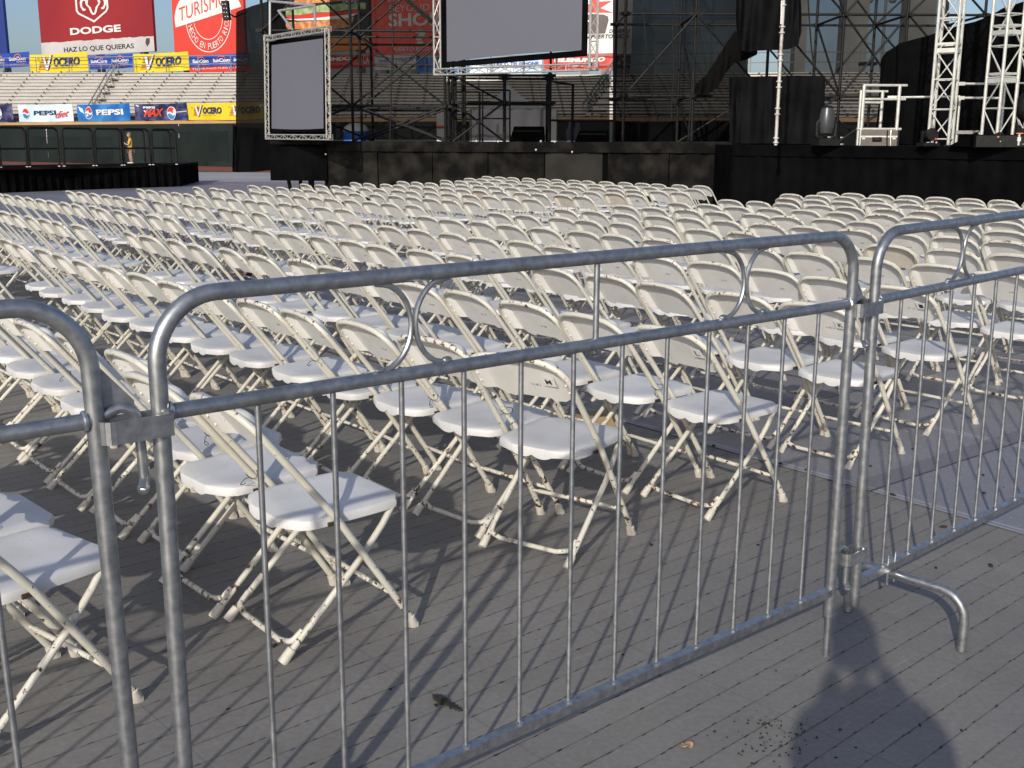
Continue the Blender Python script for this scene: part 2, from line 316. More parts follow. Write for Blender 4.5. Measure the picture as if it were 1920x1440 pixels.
# ------------------------------------------------------------------ mesh builder
class MB:
    def __init__(s): s.v = []; s.f = []
    def quad(s, a, b, c, d):
        i = len(s.v); s.v += [tuple(a), tuple(b), tuple(c), tuple(d)]; s.f.append((i, i+1, i+2, i+3)); return s
    def poly(s, pts):
        i = len(s.v); s.v += [tuple(p) for p in pts]; s.f.append(tuple(range(i, i+len(pts)))); return s
    def hexa(s, p):
        """eight corners: bottom ring 0-3, top ring 4-7"""
        i = len(s.v); s.v += [tuple(q) for q in p]
        for f in ((3, 2, 1, 0), (4, 5, 6, 7), (0, 1, 5, 4), (1, 2, 6, 5), (2, 3, 7, 6), (3, 0, 4, 7)): s.f.append(tuple(i+k for k in f))
        return s
    def box(s, c, d, ax=None, ay=None, az=None, bev=0.):
        c = V(c); ax = (ax or V((1, 0, 0)))*d[0]/2; ay = (ay or V((0, 1, 0)))*d[1]/2; az = (az or V((0, 0, 1)))*d[2]/2
        return s.hexa([c-ax-ay-az, c+ax-ay-az, c+ax+ay-az, c-ax+ay-az, c-ax-ay+az, c+ax-ay+az, c+ax+ay+az, c-ax+ay+az])
    def beam(s, p, q, w, hgt, up=V((0, 0, 1))):
        p, q = V(p), V(q); t = (q-p).normalized(); sd = t.cross(up).normalized(); u = sd.cross(t)
        return s.box((p+q)/2, ((q-p).length, w, hgt), t, sd, u)
    def tube(s, path, r, n=8, closed=False, caps=True, flat=1.):
        pts = [V(p) for p in path]; L = len(pts)
        rs = r if isinstance(r, (list, tuple)) else [r]*L
        tg = []
        for i in range(L):
            a = pts[i-1] if (i > 0 or closed) else pts[i]; b = pts[(i+1) % L] if (i < L-1 or closed) else pts[i]
            tg.append((b-a).normalized())
        up = V((0, 0, 1)) if abs(tg[0].z) < .9 else V((1, 0, 0))
        nrm = (up-tg[0]*up.dot(tg[0])).normalized(); b0 = len(s.v)
        for i in range(L):
            nrm = (nrm-tg[i]*nrm.dot(tg[i])).normalized(); bn = tg[i].cross(nrm)
            for k in range(n):
                a = 2*math.pi*k/n
                s.v.append(tuple(pts[i]+(nrm*math.cos(a)+bn*math.sin(a)*flat)*rs[i]))
        for i in range(L if closed else L-1):
            j = (i+1) % L
            for k in range(n):
                k2 = (k+1) % n; s.f.append((b0+i*n+k, b0+i*n+k2, b0+j*n+k2, b0+j*n+k))
        if caps and not closed:
            s.f.append(tuple(b0+k for k in reversed(range(n)))); s.f.append(tuple(b0+(L-1)*n+k for k in range(n)))
        return s
    def cyl(s, p, q, r, n=8): return s.tube([p, q], r, n)
    def ball(s, c, r, n=8, m=5, sc=(1, 1, 1)):
        c = V(c); b0 = len(s.v)
        for i in range(m+1):
            t = math.pi*i/m
            for k in range(n):
                a = 2*math.pi*k/n
                s.v.append((c.x+r*sc[0]*math.sin(t)*math.cos(a), c.y+r*sc[1]*math.sin(t)*math.sin(a), c.z+r*sc[2]*math.cos(t)))
        for i in range(m):
            for k in range(n): s.f.append((b0+i*n+k, b0+(i+1)*n+k, b0+(i+1)*n+(k+1) % n, b0+i*n+(k+1) % n))
        return s
    def grid(s, fn, nu, nv, thick=None):
        b0 = len(s.v)
        for j in range(nv+1):
            for i in range(nu+1): s.v.append(tuple(fn(i/nu, j/nv)))
        for j in range(nv):
            for i in range(nu):
                a = b0+j*(nu+1)+i; s.f.append((a, a+1, a+nu+2, a+nu+1))
        if thick is not None:
            t = V(thick); o = (nu+1)*(nv+1)
            for k in range(o): s.v.append(tuple(V(s.v[b0+k])+t))
            for j in range(nv):
                for i in range(nu):
                    a = b0+o+j*(nu+1)+i; s.f.append((a, a+nu+1, a+nu+2, a+1))
            ring = [j for j in range(nu+1)]+[(nu+1)*j+nu for j in range(1, nv+1)]+[(nu+1)*nv+i for i in range(nu-1, -1, -1)]+[(nu+1)*j for j in range(nv-1, 0, -1)]
            for k in range(len(ring)):
                a, b = ring[k]+b0, ring[(k+1) % len(ring)]+b0; s.f.append((b, a, a+o, b+o))
        return s
    def prism(s, poly, fn, t0, t1):
        """extrude a 2D outline; fn(x, y, t) -> world"""
        n = len(poly); i = len(s.v)
        for t in (t0, t1): s.v += [tuple(fn(x, y, t)) for x, y in poly]
        s.f.append(tuple(i+k for k in range(n))); s.f.append(tuple(i+n+k for k in reversed(range(n))))
        for k in range(n): s.f.append((i+(k+1) % n, i+k, i+n+k, i+n+(k+1) % n))
        return s
    def mesh(s, name, smooth=True):
        me = bpy.data.meshes.new(name); me.from_pydata(s.v, [], s.f); me.validate()
        if smooth:
            me.polygons.foreach_set('use_smooth', [True]*len(me.polygons))
            try: me.set_sharp_from_angle(angle=rad(38))
            except Exception: pass
        me.update(); return me
    def build(s, name, mt, parent=None, smooth=True):
        me = s.mesh(name, smooth); me.materials.append(mt); return link(name, me, parent)
def link(name, me, parent=None):
    o = bpy.data.objects.new(name, me); COL.objects.link(o)
    if parent: o.parent = parent
    return o
def tag(o, label, cat, group=None):
    o['label'] = label; o['category'] = cat
    if group: o['group'] = group
    return o
def empty(name, loc=(0, 0, 0), rz=0., label=None, cat=None, group=None):
    o = bpy.data.objects.new(name, None); COL.objects.link(o); o.empty_display_size = .2
    o.location = loc; o.rotation_euler = (0, 0, rz)
    if label: tag(o, label, cat, group)
    return o
def kind(o, k='structure'): o['kind'] = k; return o
def bend(pts, rads, n=6):
    """round the inner corners of a polyline"""
    out = [V(pts[0])]
    for i in range(1, len(pts)-1):
        p = V(pts[i]); a = V(pts[i-1])-p; b = V(pts[i+1])-p; r = rads if isinstance(rads, (int, float)) else rads[i-1]
        if r <= 0: out.append(p); continue
        a.normalize(); b.normalize(); an = a.angle(b); d = r/math.tan(an/2); s0, e0 = p+a*d, p+b*d
        c = p+(a+b).normalized()*(r/math.sin(an/2)); u, w = s0-c, e0-c; ang = u.angle(w)
        for k in range(n+1):
            t = k/n; out.append(c+(u*math.sin((1-t)*ang)+w*math.sin(t*ang))/math.sin(ang))
    out.append(V(pts[-1])); return out
def text2d(s, w, hgt, bold=0., shear=0., spacing=1.):
    """outline lettering as flat faces, scaled into a w x hgt box; returns (verts2d, faces)"""
    cu = bpy.data.curves.new('t', 'FONT'); cu.body = s; cu.offset = bold; cu.shear = shear; cu.space_character = spacing; cu.resolution_u = 3
    o = bpy.data.objects.new('t', cu); COL.objects.link(o)
    dg = bpy.context.evaluated_depsgraph_get(); me = bpy.data.meshes.new_from_object(o.evaluated_get(dg))
    vs = [tuple(v.co) for v in me.vertices]; fs = [tuple(p.vertices) for p in me.polygons]
    bpy.data.objects.remove(o); bpy.data.curves.remove(cu); bpy.data.meshes.remove(me)
    x0, x1 = min(v[0] for v in vs), max(v[0] for v in vs); y0, y1 = min(v[1] for v in vs), max(v[1] for v in vs)
    return [((v[0]-x0)/(x1-x0)*w, (v[1]-y0)/(y1-y0)*hgt) for v in vs], fs
def putflat(mb, vf, fn):
    vs, fs = vf; i = len(mb.v); mb.v += [tuple(fn(x, y)) for x, y in vs]; mb.f += [tuple(i+k for k in f) for f in fs]; return mb

ORD = ['zeroth', 'first', 'second', 'third', 'fourth', 'fifth', 'sixth', 'seventh', 'eighth', 'ninth', 'tenth', 'eleventh', 'twelfth', 'thirteenth', 'fourteenth', 'fifteenth']

# ------------------------------------------------------------------ light
SUN_AZ, SUN_EL = rad(16.5), rad(24.3)        # the sun stands behind the camera; shadows run 16.5 degrees clockwise of the view
w = bpy.data.worlds.new('World'); SC.world = w; w.use_nodes = True
wn, wl = w.node_tree.nodes, w.node_tree.links
sky = wn.new('ShaderNodeTexSky'); sky.sky_type = 'NISHITA'; sky.sun_disc = False
sky.sun_elevation = SUN_EL; sky.sun_rotation = rad(180)+SUN_AZ; sky.air_density = 1.; sky.dust_density = 2.4; sky.ozone_density = 3.2; sky.altitude = 0
bg = wn['Background']; bg.inputs['Strength'].default_value = .125
tint = wn.new('ShaderNodeMix'); tint.data_type = 'RGBA'; tint.blend_type = 'MULTIPLY'; tint.inputs[0].default_value = 1.
tint.inputs[7].default_value = (1.0, .975, 1.025, 1); wl.new(sky.outputs[0], tint.inputs[6]); wl.new(tint.outputs[2], bg.inputs['Color'])
sl = bpy.data.lights.new('sun', 'SUN'); sl.energy = 3.35; sl.angle = rad(.55); sl.color = (1., .94, .83)
so = bpy.data.objects.new('sun', sl); COL.objects.link(so)
dirv = V((math.sin(SUN_AZ)*math.cos(SUN_EL), math.cos(SUN_AZ)*math.cos(SUN_EL), -math.sin(SUN_EL)))
so.rotation_euler = dirv.to_track_quat('-Z', 'Y').to_euler(); so.location = (-20, -60, 40)
SC.view_settings.view_transform = 'Standard'; SC.view_settings.look = 'None'; SC.view_settings.exposure = 0.; SC.view_settings.gamma = 1.
SC.cycles.max_bounces = 6; SC.cycles.diffuse_bounces = 3; SC.cycles.glossy_bounces = 3; SC.cycles.transparent_max_bounces = 12
SC.cycles.use_denoising = True

# ------------------------------------------------------------------ ground
def sheet(name, pts, z, mt, thick=0.):
    mb = MB(); mb.poly([(p[0], p[1], z) for p in pts]); return kind(mb.build(name, mt, smooth=False))
sheet('ground', [(-400, -200), (400, -200), (400, 500), (-400, 500)], 0., MT['tile'])
PB = rad(38.6); pu, pv = V((math.cos(PB), math.sin(PB), 0)), V((-math.sin(PB), math.cos(PB), 0))
def plate_pt(a, b): q = pu*a+pv*b; return (q.x, q.y)
# the lighter panels start 3.94 m along the rows' forward direction and stop at the apron in the outfield
c_ = [plate_pt(3.94, -60), plate_pt(3.94, 26)]
sheet('floor_covering', [c_[0], (60, -14), (60, 39.5), (-34, 39.5), c_[1]], .004, MT['plate'])
sheet('apron', [(-60, 39), (60, 39), (60, 52), (-60, 52)], .008, MT['asphalt'])
sheet('lawn', [(-90, 50.5), (90, 50.5), (90, 100), (-90, 100)], .012, MT['grass'])

# ------------------------------------------------------------------ one folding chair (origin on the floor, facing +y)
WF, WR = .202, .180
def chair_meshes(seg):
    out = {}
    # front frame: one bent tube from front foot over the top of the back to the other front foot
    k = 5 if seg > 6 else 3
    side = [(.2115, .012), (-.045, .40), (-.258, .668)]
    p = [(-WF, side[0][0], side[0][1]), (-WF, side[1][0], side[1][1]), (-WF+.004, -.300, .722), (-.05, -.309, .738), (.05, -.309, .738), (WF-.004, -.300, .722), (WF, side[1][0], side[1][1]), (WF, side[0][0], side[0][1])]
    out['frame'] = MB().tube(bend(p, [.35, .098, .4, .4, .098, .35], k), .0112, seg)
    # rear legs: bent tube under the seat
    rl = []
    for sx in (-1, 1):
        q = [(sx*.166, .165, .385), (sx*.172, .125, .335), (sx*WR, .045, .252), (sx*WR, -.205, .015)]
        rl.append(MB().tube(bend(q, [.05, .12], k), .0102, seg))
    out['rear_leg'] = rl
    # crossbar bent up into the rear legs just above the feet
    q = [(-WR+.006, -.150, .078), (-WR+.012, -.182, .050), (-.118, -.194, .040), (.118, -.194, .040), (WR-.012, -.182, .050), (WR-.006, -.150, .078)]
    out['crossbar'] = MB().tube(bend(q, [.02, .045, .045, .02], 4), .0088, seg)
    # front brace, flattened at the ends, with a sleeve
    zb_, yb_ = .118, .1415
    b = MB().tube([(-WF-.004, yb_, zb_), (-WF+.030, yb_, zb_), (-WF+.034, yb_, zb_), (.03, yb_, zb_), (.032, yb_, zb_), (WF-.034, yb_, zb_), (WF-.03, yb_, zb_), (WF+.004, yb_, zb_)],
                  [.006, .006, .0082, .0082, .0074, .0074, .006, .006], seg)
    out['brace'] = b
    # seat: shallow dished moulding with a rolled lip, waved rear edge
    nx, ny = (24, 12) if seg > 6 else (12, 6)
    def outline(u, t):
        s = u*2-1; y = -.172+.374*t
        half = .178-.010*max(0, (t-.75)/.25)**2
        r = .095-.055*t                                      # rounded corners, larger at the rear
        e = min(t, 1-t)*.374
        if e < r: half -= r-math.sqrt(max(0, r*r-(r-e)**2))
        return s*half, y
    def top(u, t):
        x, y = outline(u, t); e = min(u, 1-u)*2; e2 = min(t, 1-t)*2
        rim = min(1, e*5)*min(1, e2*5)
        dish = -.010*math.sin(math.pi*min(1, max(0, u)))*math.sin(math.pi*t)**.7
        return (x, y, .394+.012*t+.008*rim**.5+dish)
    sm = MB().grid(top, nx, ny)
    o = nx+1
    ring = [(i, 0) for i in range(nx+1)]+[(nx, j) for j in range(1, ny+1)]+[(i, ny) for i in range(nx-1, -1, -1)]+[(0, j) for j in range(ny-1, 0, -1)]
    base_i = len(sm.v); R_ = len(ring)
    for lev in range(3):
        for (i, j) in ring:
            vx, vy, vz = sm.v[j*o+i]
            drop = (.008, .026, .027)[lev]; grow = (1.018, 1.012, .94)[lev]
            if j == 0 and lev >= 1:                          # waved rear lip
                s = i/nx*2-1
                drop += .0115*math.sin(math.pi*min(1., abs(s)/.97))**.8
            sm.v.append((vx*grow, .015+(vy-.015)*grow, vz-drop))
    for lev in range(3):
        for k2 in range(R_):
            n2 = (k2+1) % R_
            if lev == 0: a0, a1 = ring[k2][1]*o+ring[k2][0], ring[n2][1]*o+ring[n2][0]
            else: a0, a1 = base_i+(lev-1)*R_+k2, base_i+(lev-1)*R_+n2
            sm.f.append((a1, a0, base_i+lev*R_+k2, base_i+lev*R_+n2))
    sm.f.append(tuple(base_i+2*R_+k2 for k2 in range(R_)))
    out['seat'] = sm
    # backrest: panel set into the frame, recessed behind a side flange, bow-shaped lower edge
    nx, nt_ = (36, 12) if seg > 6 else (18, 6)
    def sstep(a): a = max(0, min(1, a)); return a*a*(3-2*a)
    ud = V((0, -.622, .783)); nf = V((0, .783, .622))
    def low(s):
        a = abs(s)
        return .045*sstep((a-.58)/.42)+.009*sstep((.40-a)/.07)-.003*math.exp(-((a-.44)/.04)**2)
    def bk(u, t):
        s = u*2-1; a = abs(s)
        x = s*(WF-.004)
        zt = .736-.050*sstep((a-.62)/.38)**1.5                    # follows the rounded frame corners
        zb2 = .553+low(s)
        z = zb2+(zt-zb2)*t
        y = -.045-(z-.40)*.795 if z < .668 else -.258-(z-.668)*.74
        rec = .030*sstep((.92-a)/.17)*sstep((1.0-t)/.12)-.008*math.cos(s*math.pi/2)*(1-t*.6)
        return V((x, y, z))+nf*rec
    bm_ = MB().grid(bk, nx, nt_, thick=nf*.0045)
    if seg > 6:
        for sx in (-1, 1):
            for kk, z in enumerate((.622, .652, .682)):
                y = -.045-(z-.40)*.795; bm_.ball(V((sx*.181, y, z))-nf*.0005, .0048, 6, 4)
    out['backrest'] = bm_
    caps = []
    for sx in (-1, 1):
        caps.append(('f', MB().tube([(sx*WF, .2155, 0), (sx*WF, .205, .004), (sx*WF, .196, .034), (sx*WF, .1955, .035)], [.0165, .0172, .0150, .0118], 10)))
        caps.append(('r', MB().tube([(sx*WR, -.2215, 0), (sx*WR, -.217, .004), (sx*WR, -.188, .033), (sx*WR, -.187, .034)], [.0155, .0162, .0142, .0108], 10)))
    out['caps'] = caps
    hb = []
    for sx in (-1, 1):
        hb.append(MB().box((sx*.186, -.048, .378), (.006, .030, .012), az=V((0, 0, 1))))
    out['hinges'] = hb
    return out
def chair_proto(seg, near):
    g = chair_meshes(seg); P = {}
    def fin(mb, n, mk): me = mb.mesh(n); me.materials.append(MT[mk]); return me
    P['frame'] = fin(g['frame'], 'frame', 'tube'); P['rear_leg'] = [fin(b, 'rear_leg', 'tube') for b in g['rear_leg']]
    P['crossbar'] = fin(g['crossbar'], 'crossbar', 'tube'); P['brace'] = fin(g['brace'], 'brace', 'tube')
    P['seat'] = fin(g['seat'], 'seat', 'seat'); P['backrest'] = fin(g['backrest'], 'backrest', 'back')
    for b in ('back_beige', 'back_pink'): P[b] = fin(g['backrest'], 'backrest', b)
    if near:
        P['caps'] = [(a, fin(b, 'foot_cap', 'cap')) for a, b in g['caps']]; P['hinges'] = [fin(b, 'hinge', 'bracket') for b in g['hinges']]
    return P
NEARP, MIDP = chair_proto(10, True), chair_proto(6, False)
def chair(x, y, rz, label, group, near, tint=None):
    P = NEARP if near else MIDP
    r = empty('folding_chair', (x, y, 0), rz, label, 'folding chair', group)
    fr = link('frame', P['frame'], r); rls = [link('rear_leg', me, r) for me in P['rear_leg']]
    link('seat', P['seat'], r); bk = link('backrest', P[tint] if tint else P['backrest'], r)
    link('brace', P['brace'], r); link('crossbar', P['crossbar'], r)
    if near:
        nf_, nr_ = 0, 0
        for a, me in P['caps']:
            if a == 'f': link('foot_cap', me, fr)
            else: link('foot_cap', me, rls[nr_]); nr_ += 1
        for me in P['hinges']: link('hinge', me, r)
    return r, bk
BK_UD, BK_NF = V((0, -.622, .783)), V((0, .783, .622))
def paper(bk, s, x=.098, z=.640, w_=.052, h_=.046, plain=True, lw=.023, lh=.024):
    """paper label with a letter, taped to the rear of a backrest"""
    y = -.045-(z-.40)*.795; o = V((x, y, z))+BK_NF*.0165
    def fn(d): return lambda a, b: o+V((1, 0, 0))*a+BK_UD*b-BK_NF*d
    if plain:
        p = MB().prism([(-w_/2, -h_/2), (w_/2, -h_/2), (w_/2, h_/2), (-w_/2, h_/2)], lambda a, b, t: fn(t)(a, b), .0, .0008).build('paper_label', MT['paper'], bk, False)
    else: p = bk
    mb = MB(); putflat(mb, text2d(s, lw, lh, .015), lambda a, b: fn(.0022)(a-lw/2, b-lh/2))
    mb.build('lettering', MT['ink'], p, False)

# ---- rows: letters on the end chairs, O nearest the camera to A nearest the stage; two blocks with an aisle between
GA = rad(-50.73); ga, gb = V((math.cos(GA), math.sin(GA), 0)), V((-math.sin(GA), math.cos(GA), 0)); PIT = .437
ROWS = 'ONMLKJIHGFEDCBA'
dR = dict(M=.04, L=0., K=-.02, J=-.07, I=0., H=.04, G=.01, C=.20, B=-.42, A=-.45)
dL = dict(L=.23, K=-.05, J=-.11, I=-.03, H=-.05, G=-.09, F=-.04, E=-.02, D=.08, C=.13, B=-.35, A=-.95)
FIT = dict(O=(-1.269, 2.591, -38.0), N=(-.586, 3.121, -51.2), M=(.167, 3.836, -34.1), L=(.829, 4.329, -53.4), K=(1.557, 5.011, -49.0), J=(2.143, 5.596, -52.4))
LET = dict(M='M', L='L', K='K', J='1')
TINT = {('R', 'J', 0): None, ('L', 'F', 0): 'back_beige', ('L', 'E', 5): 'back_pink', ('L', 'E', 8): 'back_pink', ('L', 'E', 12): 'back_beige', ('L', 'D', 12): 'back_beige', ('R', 'H', 10): 'back_beige', ('R', 'C', 0): 'back_pink'}
tie_at = []
n_ch = 0
for blk in 'RL':
    for ri, row in enumerate(ROWS):
        for c in range(14):
            if blk == 'R': u = -8.351-.050*ri+dR.get(row, 0)+PIT*c; vv = .567+.950*ri
            else: u = -15.026-.129*ri+dL.get(row, 0)+PIT*c; vv = .389+.981*ri
            p = ga*u+gb*vv; a = GA
            if blk == 'R' and row in FIT:
                fx_, fy_, fa = FIT[row]; e = ga*(-8.351-.050*ri+dR.get(row, 0)+PIT*13)+gb*(.567+.950*ri)
                k = max(0., (c-9.5)/3.5); k2 = max(0., (c-11.2)/1.8)
                p = p+(V((fx_, fy_, 0))-e)*k; a = GA+(rad(fa)-GA)*k2
            rnd = random.Random(ri*97+c*13+(5 if blk == 'L' else 0))
            if not (blk == 'R' and row in FIT and c == 13):
                p = p+ga*rnd.uniform(-.008, .008)+gb*rnd.gauss(0, .022); a += rad(rnd.gauss(0, 1.9))
            q = [pix(p+V((dx, dy, z))) for dx in (-.3, .3) for dy in (-.3, .3) for z in (0, .74)]
            if all(x < -40 for x, _ in q) or all(x > 1960 for x, _ in q) or all(y_ > 1470 for _, y_ in q) or q[0][0] < -900: continue
            dist = p.length; near = dist < 7.2
            back = 15-ri
            rowp = {1: 'front row by the stage'}.get(back, ORD[back]+' row from the stage')
            if back == 15: rowp = 'rearmost row'
            where = 'block beside the barriers' if blk == 'R' else 'block across the aisle'
            if blk == 'R' and c == 13: seatp = 'at the barrier end'
            elif blk == 'R' and c == 0: seatp = 'on the aisle'
            elif blk == 'L' and c == 13: seatp = 'on the aisle'
            elif blk == 'L' and c == 0: seatp = 'at the far end'
            else: seatp = ORD[c+1 if blk == 'R' else 14-c]+' from the aisle'
            tint = TINT.get((blk, row, c))
            colour = {'back_beige': 'beige backed', 'back_pink': 'pinkish backed'}.get(tint, 'white')
            if blk == 'R' and c == 13 and row in LET:
                label = 'white rust flecked folding chair lettered %s on its back, beside the barriers' % LET[row]
            else: label = '%s folding chair %s, %s, %s' % (colour, seatp, rowp, where)
            label = label.replace('block beside the barriers', 'barrier side block').replace('block across the aisle', 'block across aisle')
            r, bk = chair(p.x, p.y, a, label, 'white folding chairs set out in rows', near, tint)
            n_ch += 1
            if blk == 'R' and c == 13 and row in LET: paper(bk, LET[row])
            if blk == 'L' and row == 'D' and c == 13: paper(bk, 'B1', x=.0, z=.64, plain=False, lw=.05, lh=.034)
            if near and c < 13 and rnd.random() < .8: tie_at.append((p, a, row, c, dist))
# wire ties that hold neighbouring chairs together
for (p, a, row, c, dist) in tie_at:
    if dist > 5.2: continue
    rz = Matrix.Rotation(a, 3, 'Z'); rr_ = random.Random(c*7+ord(row))
    z0 = .47+rr_.uniform(-.03, .04); y0 = -.045-(z0-.40)*.795
    cc = V((WF+.014, y0, z0)); mb = MB()
    ringp = [cc+V((.030*math.cos(t), 0, 0))+BK_NF*(.0145*math.sin(t))+BK_UD*(.004*math.sin(2*t)) for t in [i*math.pi/8 for i in range(16)]]
    mb.tube(ringp, .0014, 5, closed=True)
    e = ringp[12]; s1 = rr_.choice((-1, 1))
    tail = [e, e-BK_NF*.014+V((.008*s1, 0, .004)), e-BK_NF*.026+V((.020*s1, 0, -.006)), e-BK_NF*.018+V((.030*s1, 0, -.018)), e-BK_NF*.006+V((.018*s1, 0, -.020)), e-BK_NF*.016+V((.004*s1, 0, -.006))]
    mb.tube(bend(tail, .006, 3), .0013, 5)
    o = mb.build('wire_tie', MT['wire']); o.location = p; o.rotation_euler = (0, 0, a)
    nm = {'O': 'rearmost row', 'N': 'second row from the rear', 'M': 'row lettered M', 'L': 'row lettered L', 'K': 'row lettered K', 'J': 'row next ahead of K'}.get(row, 'row well ahead of K')
    tag(o, 'black wire tie on %s and %s chairs from the aisle, %s' % (ORD[c+1], ORD[c+2], nm), 'wire tie', 'wire ties joining the chairs')

# ------------------------------------------------------------------ crowd barriers
ZM, ZB, ZT, BL = 1.0196, .1964, 1.2032, 1.912
RF, RM = .0142, .0130
def barrier(x, y, rz, label, straps, hooks, feet, rod_l, rod_r, lean=0., z=0., b0=.1454):
    """origin at the post with the straps; local x runs along the panel"""
    r = empty('crowd_barrier', (x, y, z), rz, label, 'barrier', 'steel crowd barriers linked end to end'); r.rotation_euler = (0, lean, rz)
    zl = .125
    p = [(0, 0, zl), (0, 0, ZT), (BL, 0, ZT), (BL, 0, zl)]
    MB().tube(bend(p, .105, 12), RF, 18).build('frame', MT['galv'], r)
    MB().cyl((RF*.6, 0, ZM), (BL-RF*.6, 0, ZM), RM, 16).build('mid_rail', MT['galv'], r)
    MB().box((BL/2, 0, ZB), (BL-RF, .024, .022)).build('bottom_rail', MT['galv'], r, False)
    n = 12
    for i in range(n):
        bx = b0+.1454*i
        MB().tube([(bx, 0, ZB), (bx, 0, ZB+.018), (bx, 0, ZM)], [.0082, .0053, .0053], 10).build('bar', MT['galv'], r)
        MB().ball((bx, -.003, ZB+.013), .0088, 8, 5, (1, 1.2, .7)).build('weld', MT['weld'], r)
    gap = (ZM+RM, ZT-RF); zc_ = sum(gap)/2; hh = (gap[1]-gap[0])/2
    for cx_ in (.487, 1.455):
        for sx in (-1, 1):
            pts = [(cx_+sx*(.0042+.072*(1-math.sin(t))+.004*(t < .2 or t > 2.9)), 0, zc_+(hh+.002)*math.cos(t)) for t in [math.pi*i/16 for i in range(17)]]
            MB().tube(pts, .0056, 9).build('scroll', MT['galv'], r)
            MB().ball((cx_+sx*.076, 0, ZM+RM+.003), .009, 8, 5, (1.3, 1, .7)).build('weld', MT['weld'], r)
    MB().cyl((.957, 0, ZM), (.957, 0, ZT), .0066, 10).build('centre_bar', MT['galv'], r)
    for px_, s in ((RF+.004, 1), (BL-RF-.004, -1)):
        for zz in (ZM,):
            wb = MB(); rq = random.Random(int(px_*100)+int(rz*50)); ring_ = []; rr2 = []
            for t in range(28):
                aa = 2*math.pi*t/28; q_ = RM*1.06+rq.uniform(-.0006, .0008); ring_.append((px_+(-1 if px_ < 1 else 1)*(.0015+RF*.30*math.sin(aa)**2*0+rq.uniform(0, .0012)), q_*math.cos(aa), zz+q_*math.sin(aa)))
            wb.tube(ring_, .0036, 6, closed=True)
            wb.build('weld', MT['weld'], r)
    if straps:
        for zz, L_ in ((1.004, .078), (.288, .058)):
            w2, t2 = .0205, .0036
            path = [(0.012, -w2), (-L_, -w2)]+[(-L_-w2*math.sin(t), -w2*math.cos(t)) for t in [math.pi*i/8 for i in range(1, 8)]]+[(-L_, w2), (.012, w2)]
            mb = MB()
            for a, b in zip(path, path[1:]):
                mb.beam((a[0], a[1], zz), (b[0], b[1], zz), t2, .036)
            mb.build('strap', MT['galv'], r, False)
            MB().ball((0.004, -RF-.003, zz+.020), .0075, 8, 5, (1.2, 1, .8)).build('weld', MT['weld'], r)
    if hooks:
        for zz, drop in ((1.024, .112), (.310, .105)):
            x0 = BL+RF-.003
            p = [(x0, 0, zz), (x0+.030, 0, zz+.010), (x0+.052, -.004, zz-.004), (x0+.054, -.004, zz-drop), (x0+.044, -.024, zz-drop-.012)]
            MB().tube(bend(p, [.02, .018, .008], 6), [.0082]*3+[.0082]*(len(bend(p, [.02, .018, .008], 6))-3), 12).build('hook', MT['galv'], r)
            MB().ball((x0+.047, -.018, zz-drop-.010), .0105, 8, 6, (1, 1, .8)).build('weld', MT['weld'], r)
            MB().prism([(x0-.004, zz+.085), (x0+.052, zz+.016), (x0+.052, zz+.008), (x0-.004, zz+.002)], lambda a, b, t: V((a, t, b)), .006, .010).build('gusset', MT['galv'], r, False)
    for fx_ in feet:
        s = .235; sb_ = .135; zt_ = ZB-.028
        p = [(fx_, -s, 0), (fx_, -s, zt_), (fx_, sb_, zt_), (fx_, sb_, 0)]
        MB().tube(bend(p, .075, 10), .0135, 16).build('foot', MT['galv'], r)
        MB().box((fx_, 0, ZB+.013), (.034, .036, .004)).build('clamp_plate', MT['galv'], r, False)
        for sy in (-.004, .004):
            MB().cyl((fx_+sy*5, 0, ZB-.062), (fx_+sy*5, 0, ZB+.034), .0042, 8).build('bolt', MT['weld'], r)
    for on, px_ in ((rod_l, 0), (rod_r, BL)):
        if on:
            MB().tube([(px_, 0, zl+.01), (px_, 0, .006), (px_, 0, .005), (px_, 0, 0)], [.0092, .0092, .0118, .0118], 12).build('leg_rod', MT['galv'], r)
            MB().tube([(px_, 0, zl-.004), (px_, 0, zl+.004)], .0148, 14).build('weld', MT['weld'], r)
d0 = V((math.cos(.702), math.sin(.702), 0)); o0 = V((.9064, 2.9078, 0)); c0 = o0-d0*BL
barrier(c0.x, c0.y, .702, 'galvanised barrier spanning the middle of the picture on two thin leg rods', True, True, [], True, True, b0=.1672)
LEAN = -.0185
a_r = .7287
barrier(1.0001, 2.9752, a_r, 'galvanised barrier standing on bent tube feet nearer the stage', True, True, [.20, BL-.20], False, False, LEAN)
a_l = .6332; e_ = V((-.6244, 1.6399, 0))-V((math.cos(a_l), math.sin(a_l), 0))*BL*math.cos(LEAN)
barrier(e_.x, e_.y, a_l, 'galvanised barrier hooked behind the middle one, only its hook end showing', True, True, [], True, False, LEAN, BL*math.sin(LEAN))

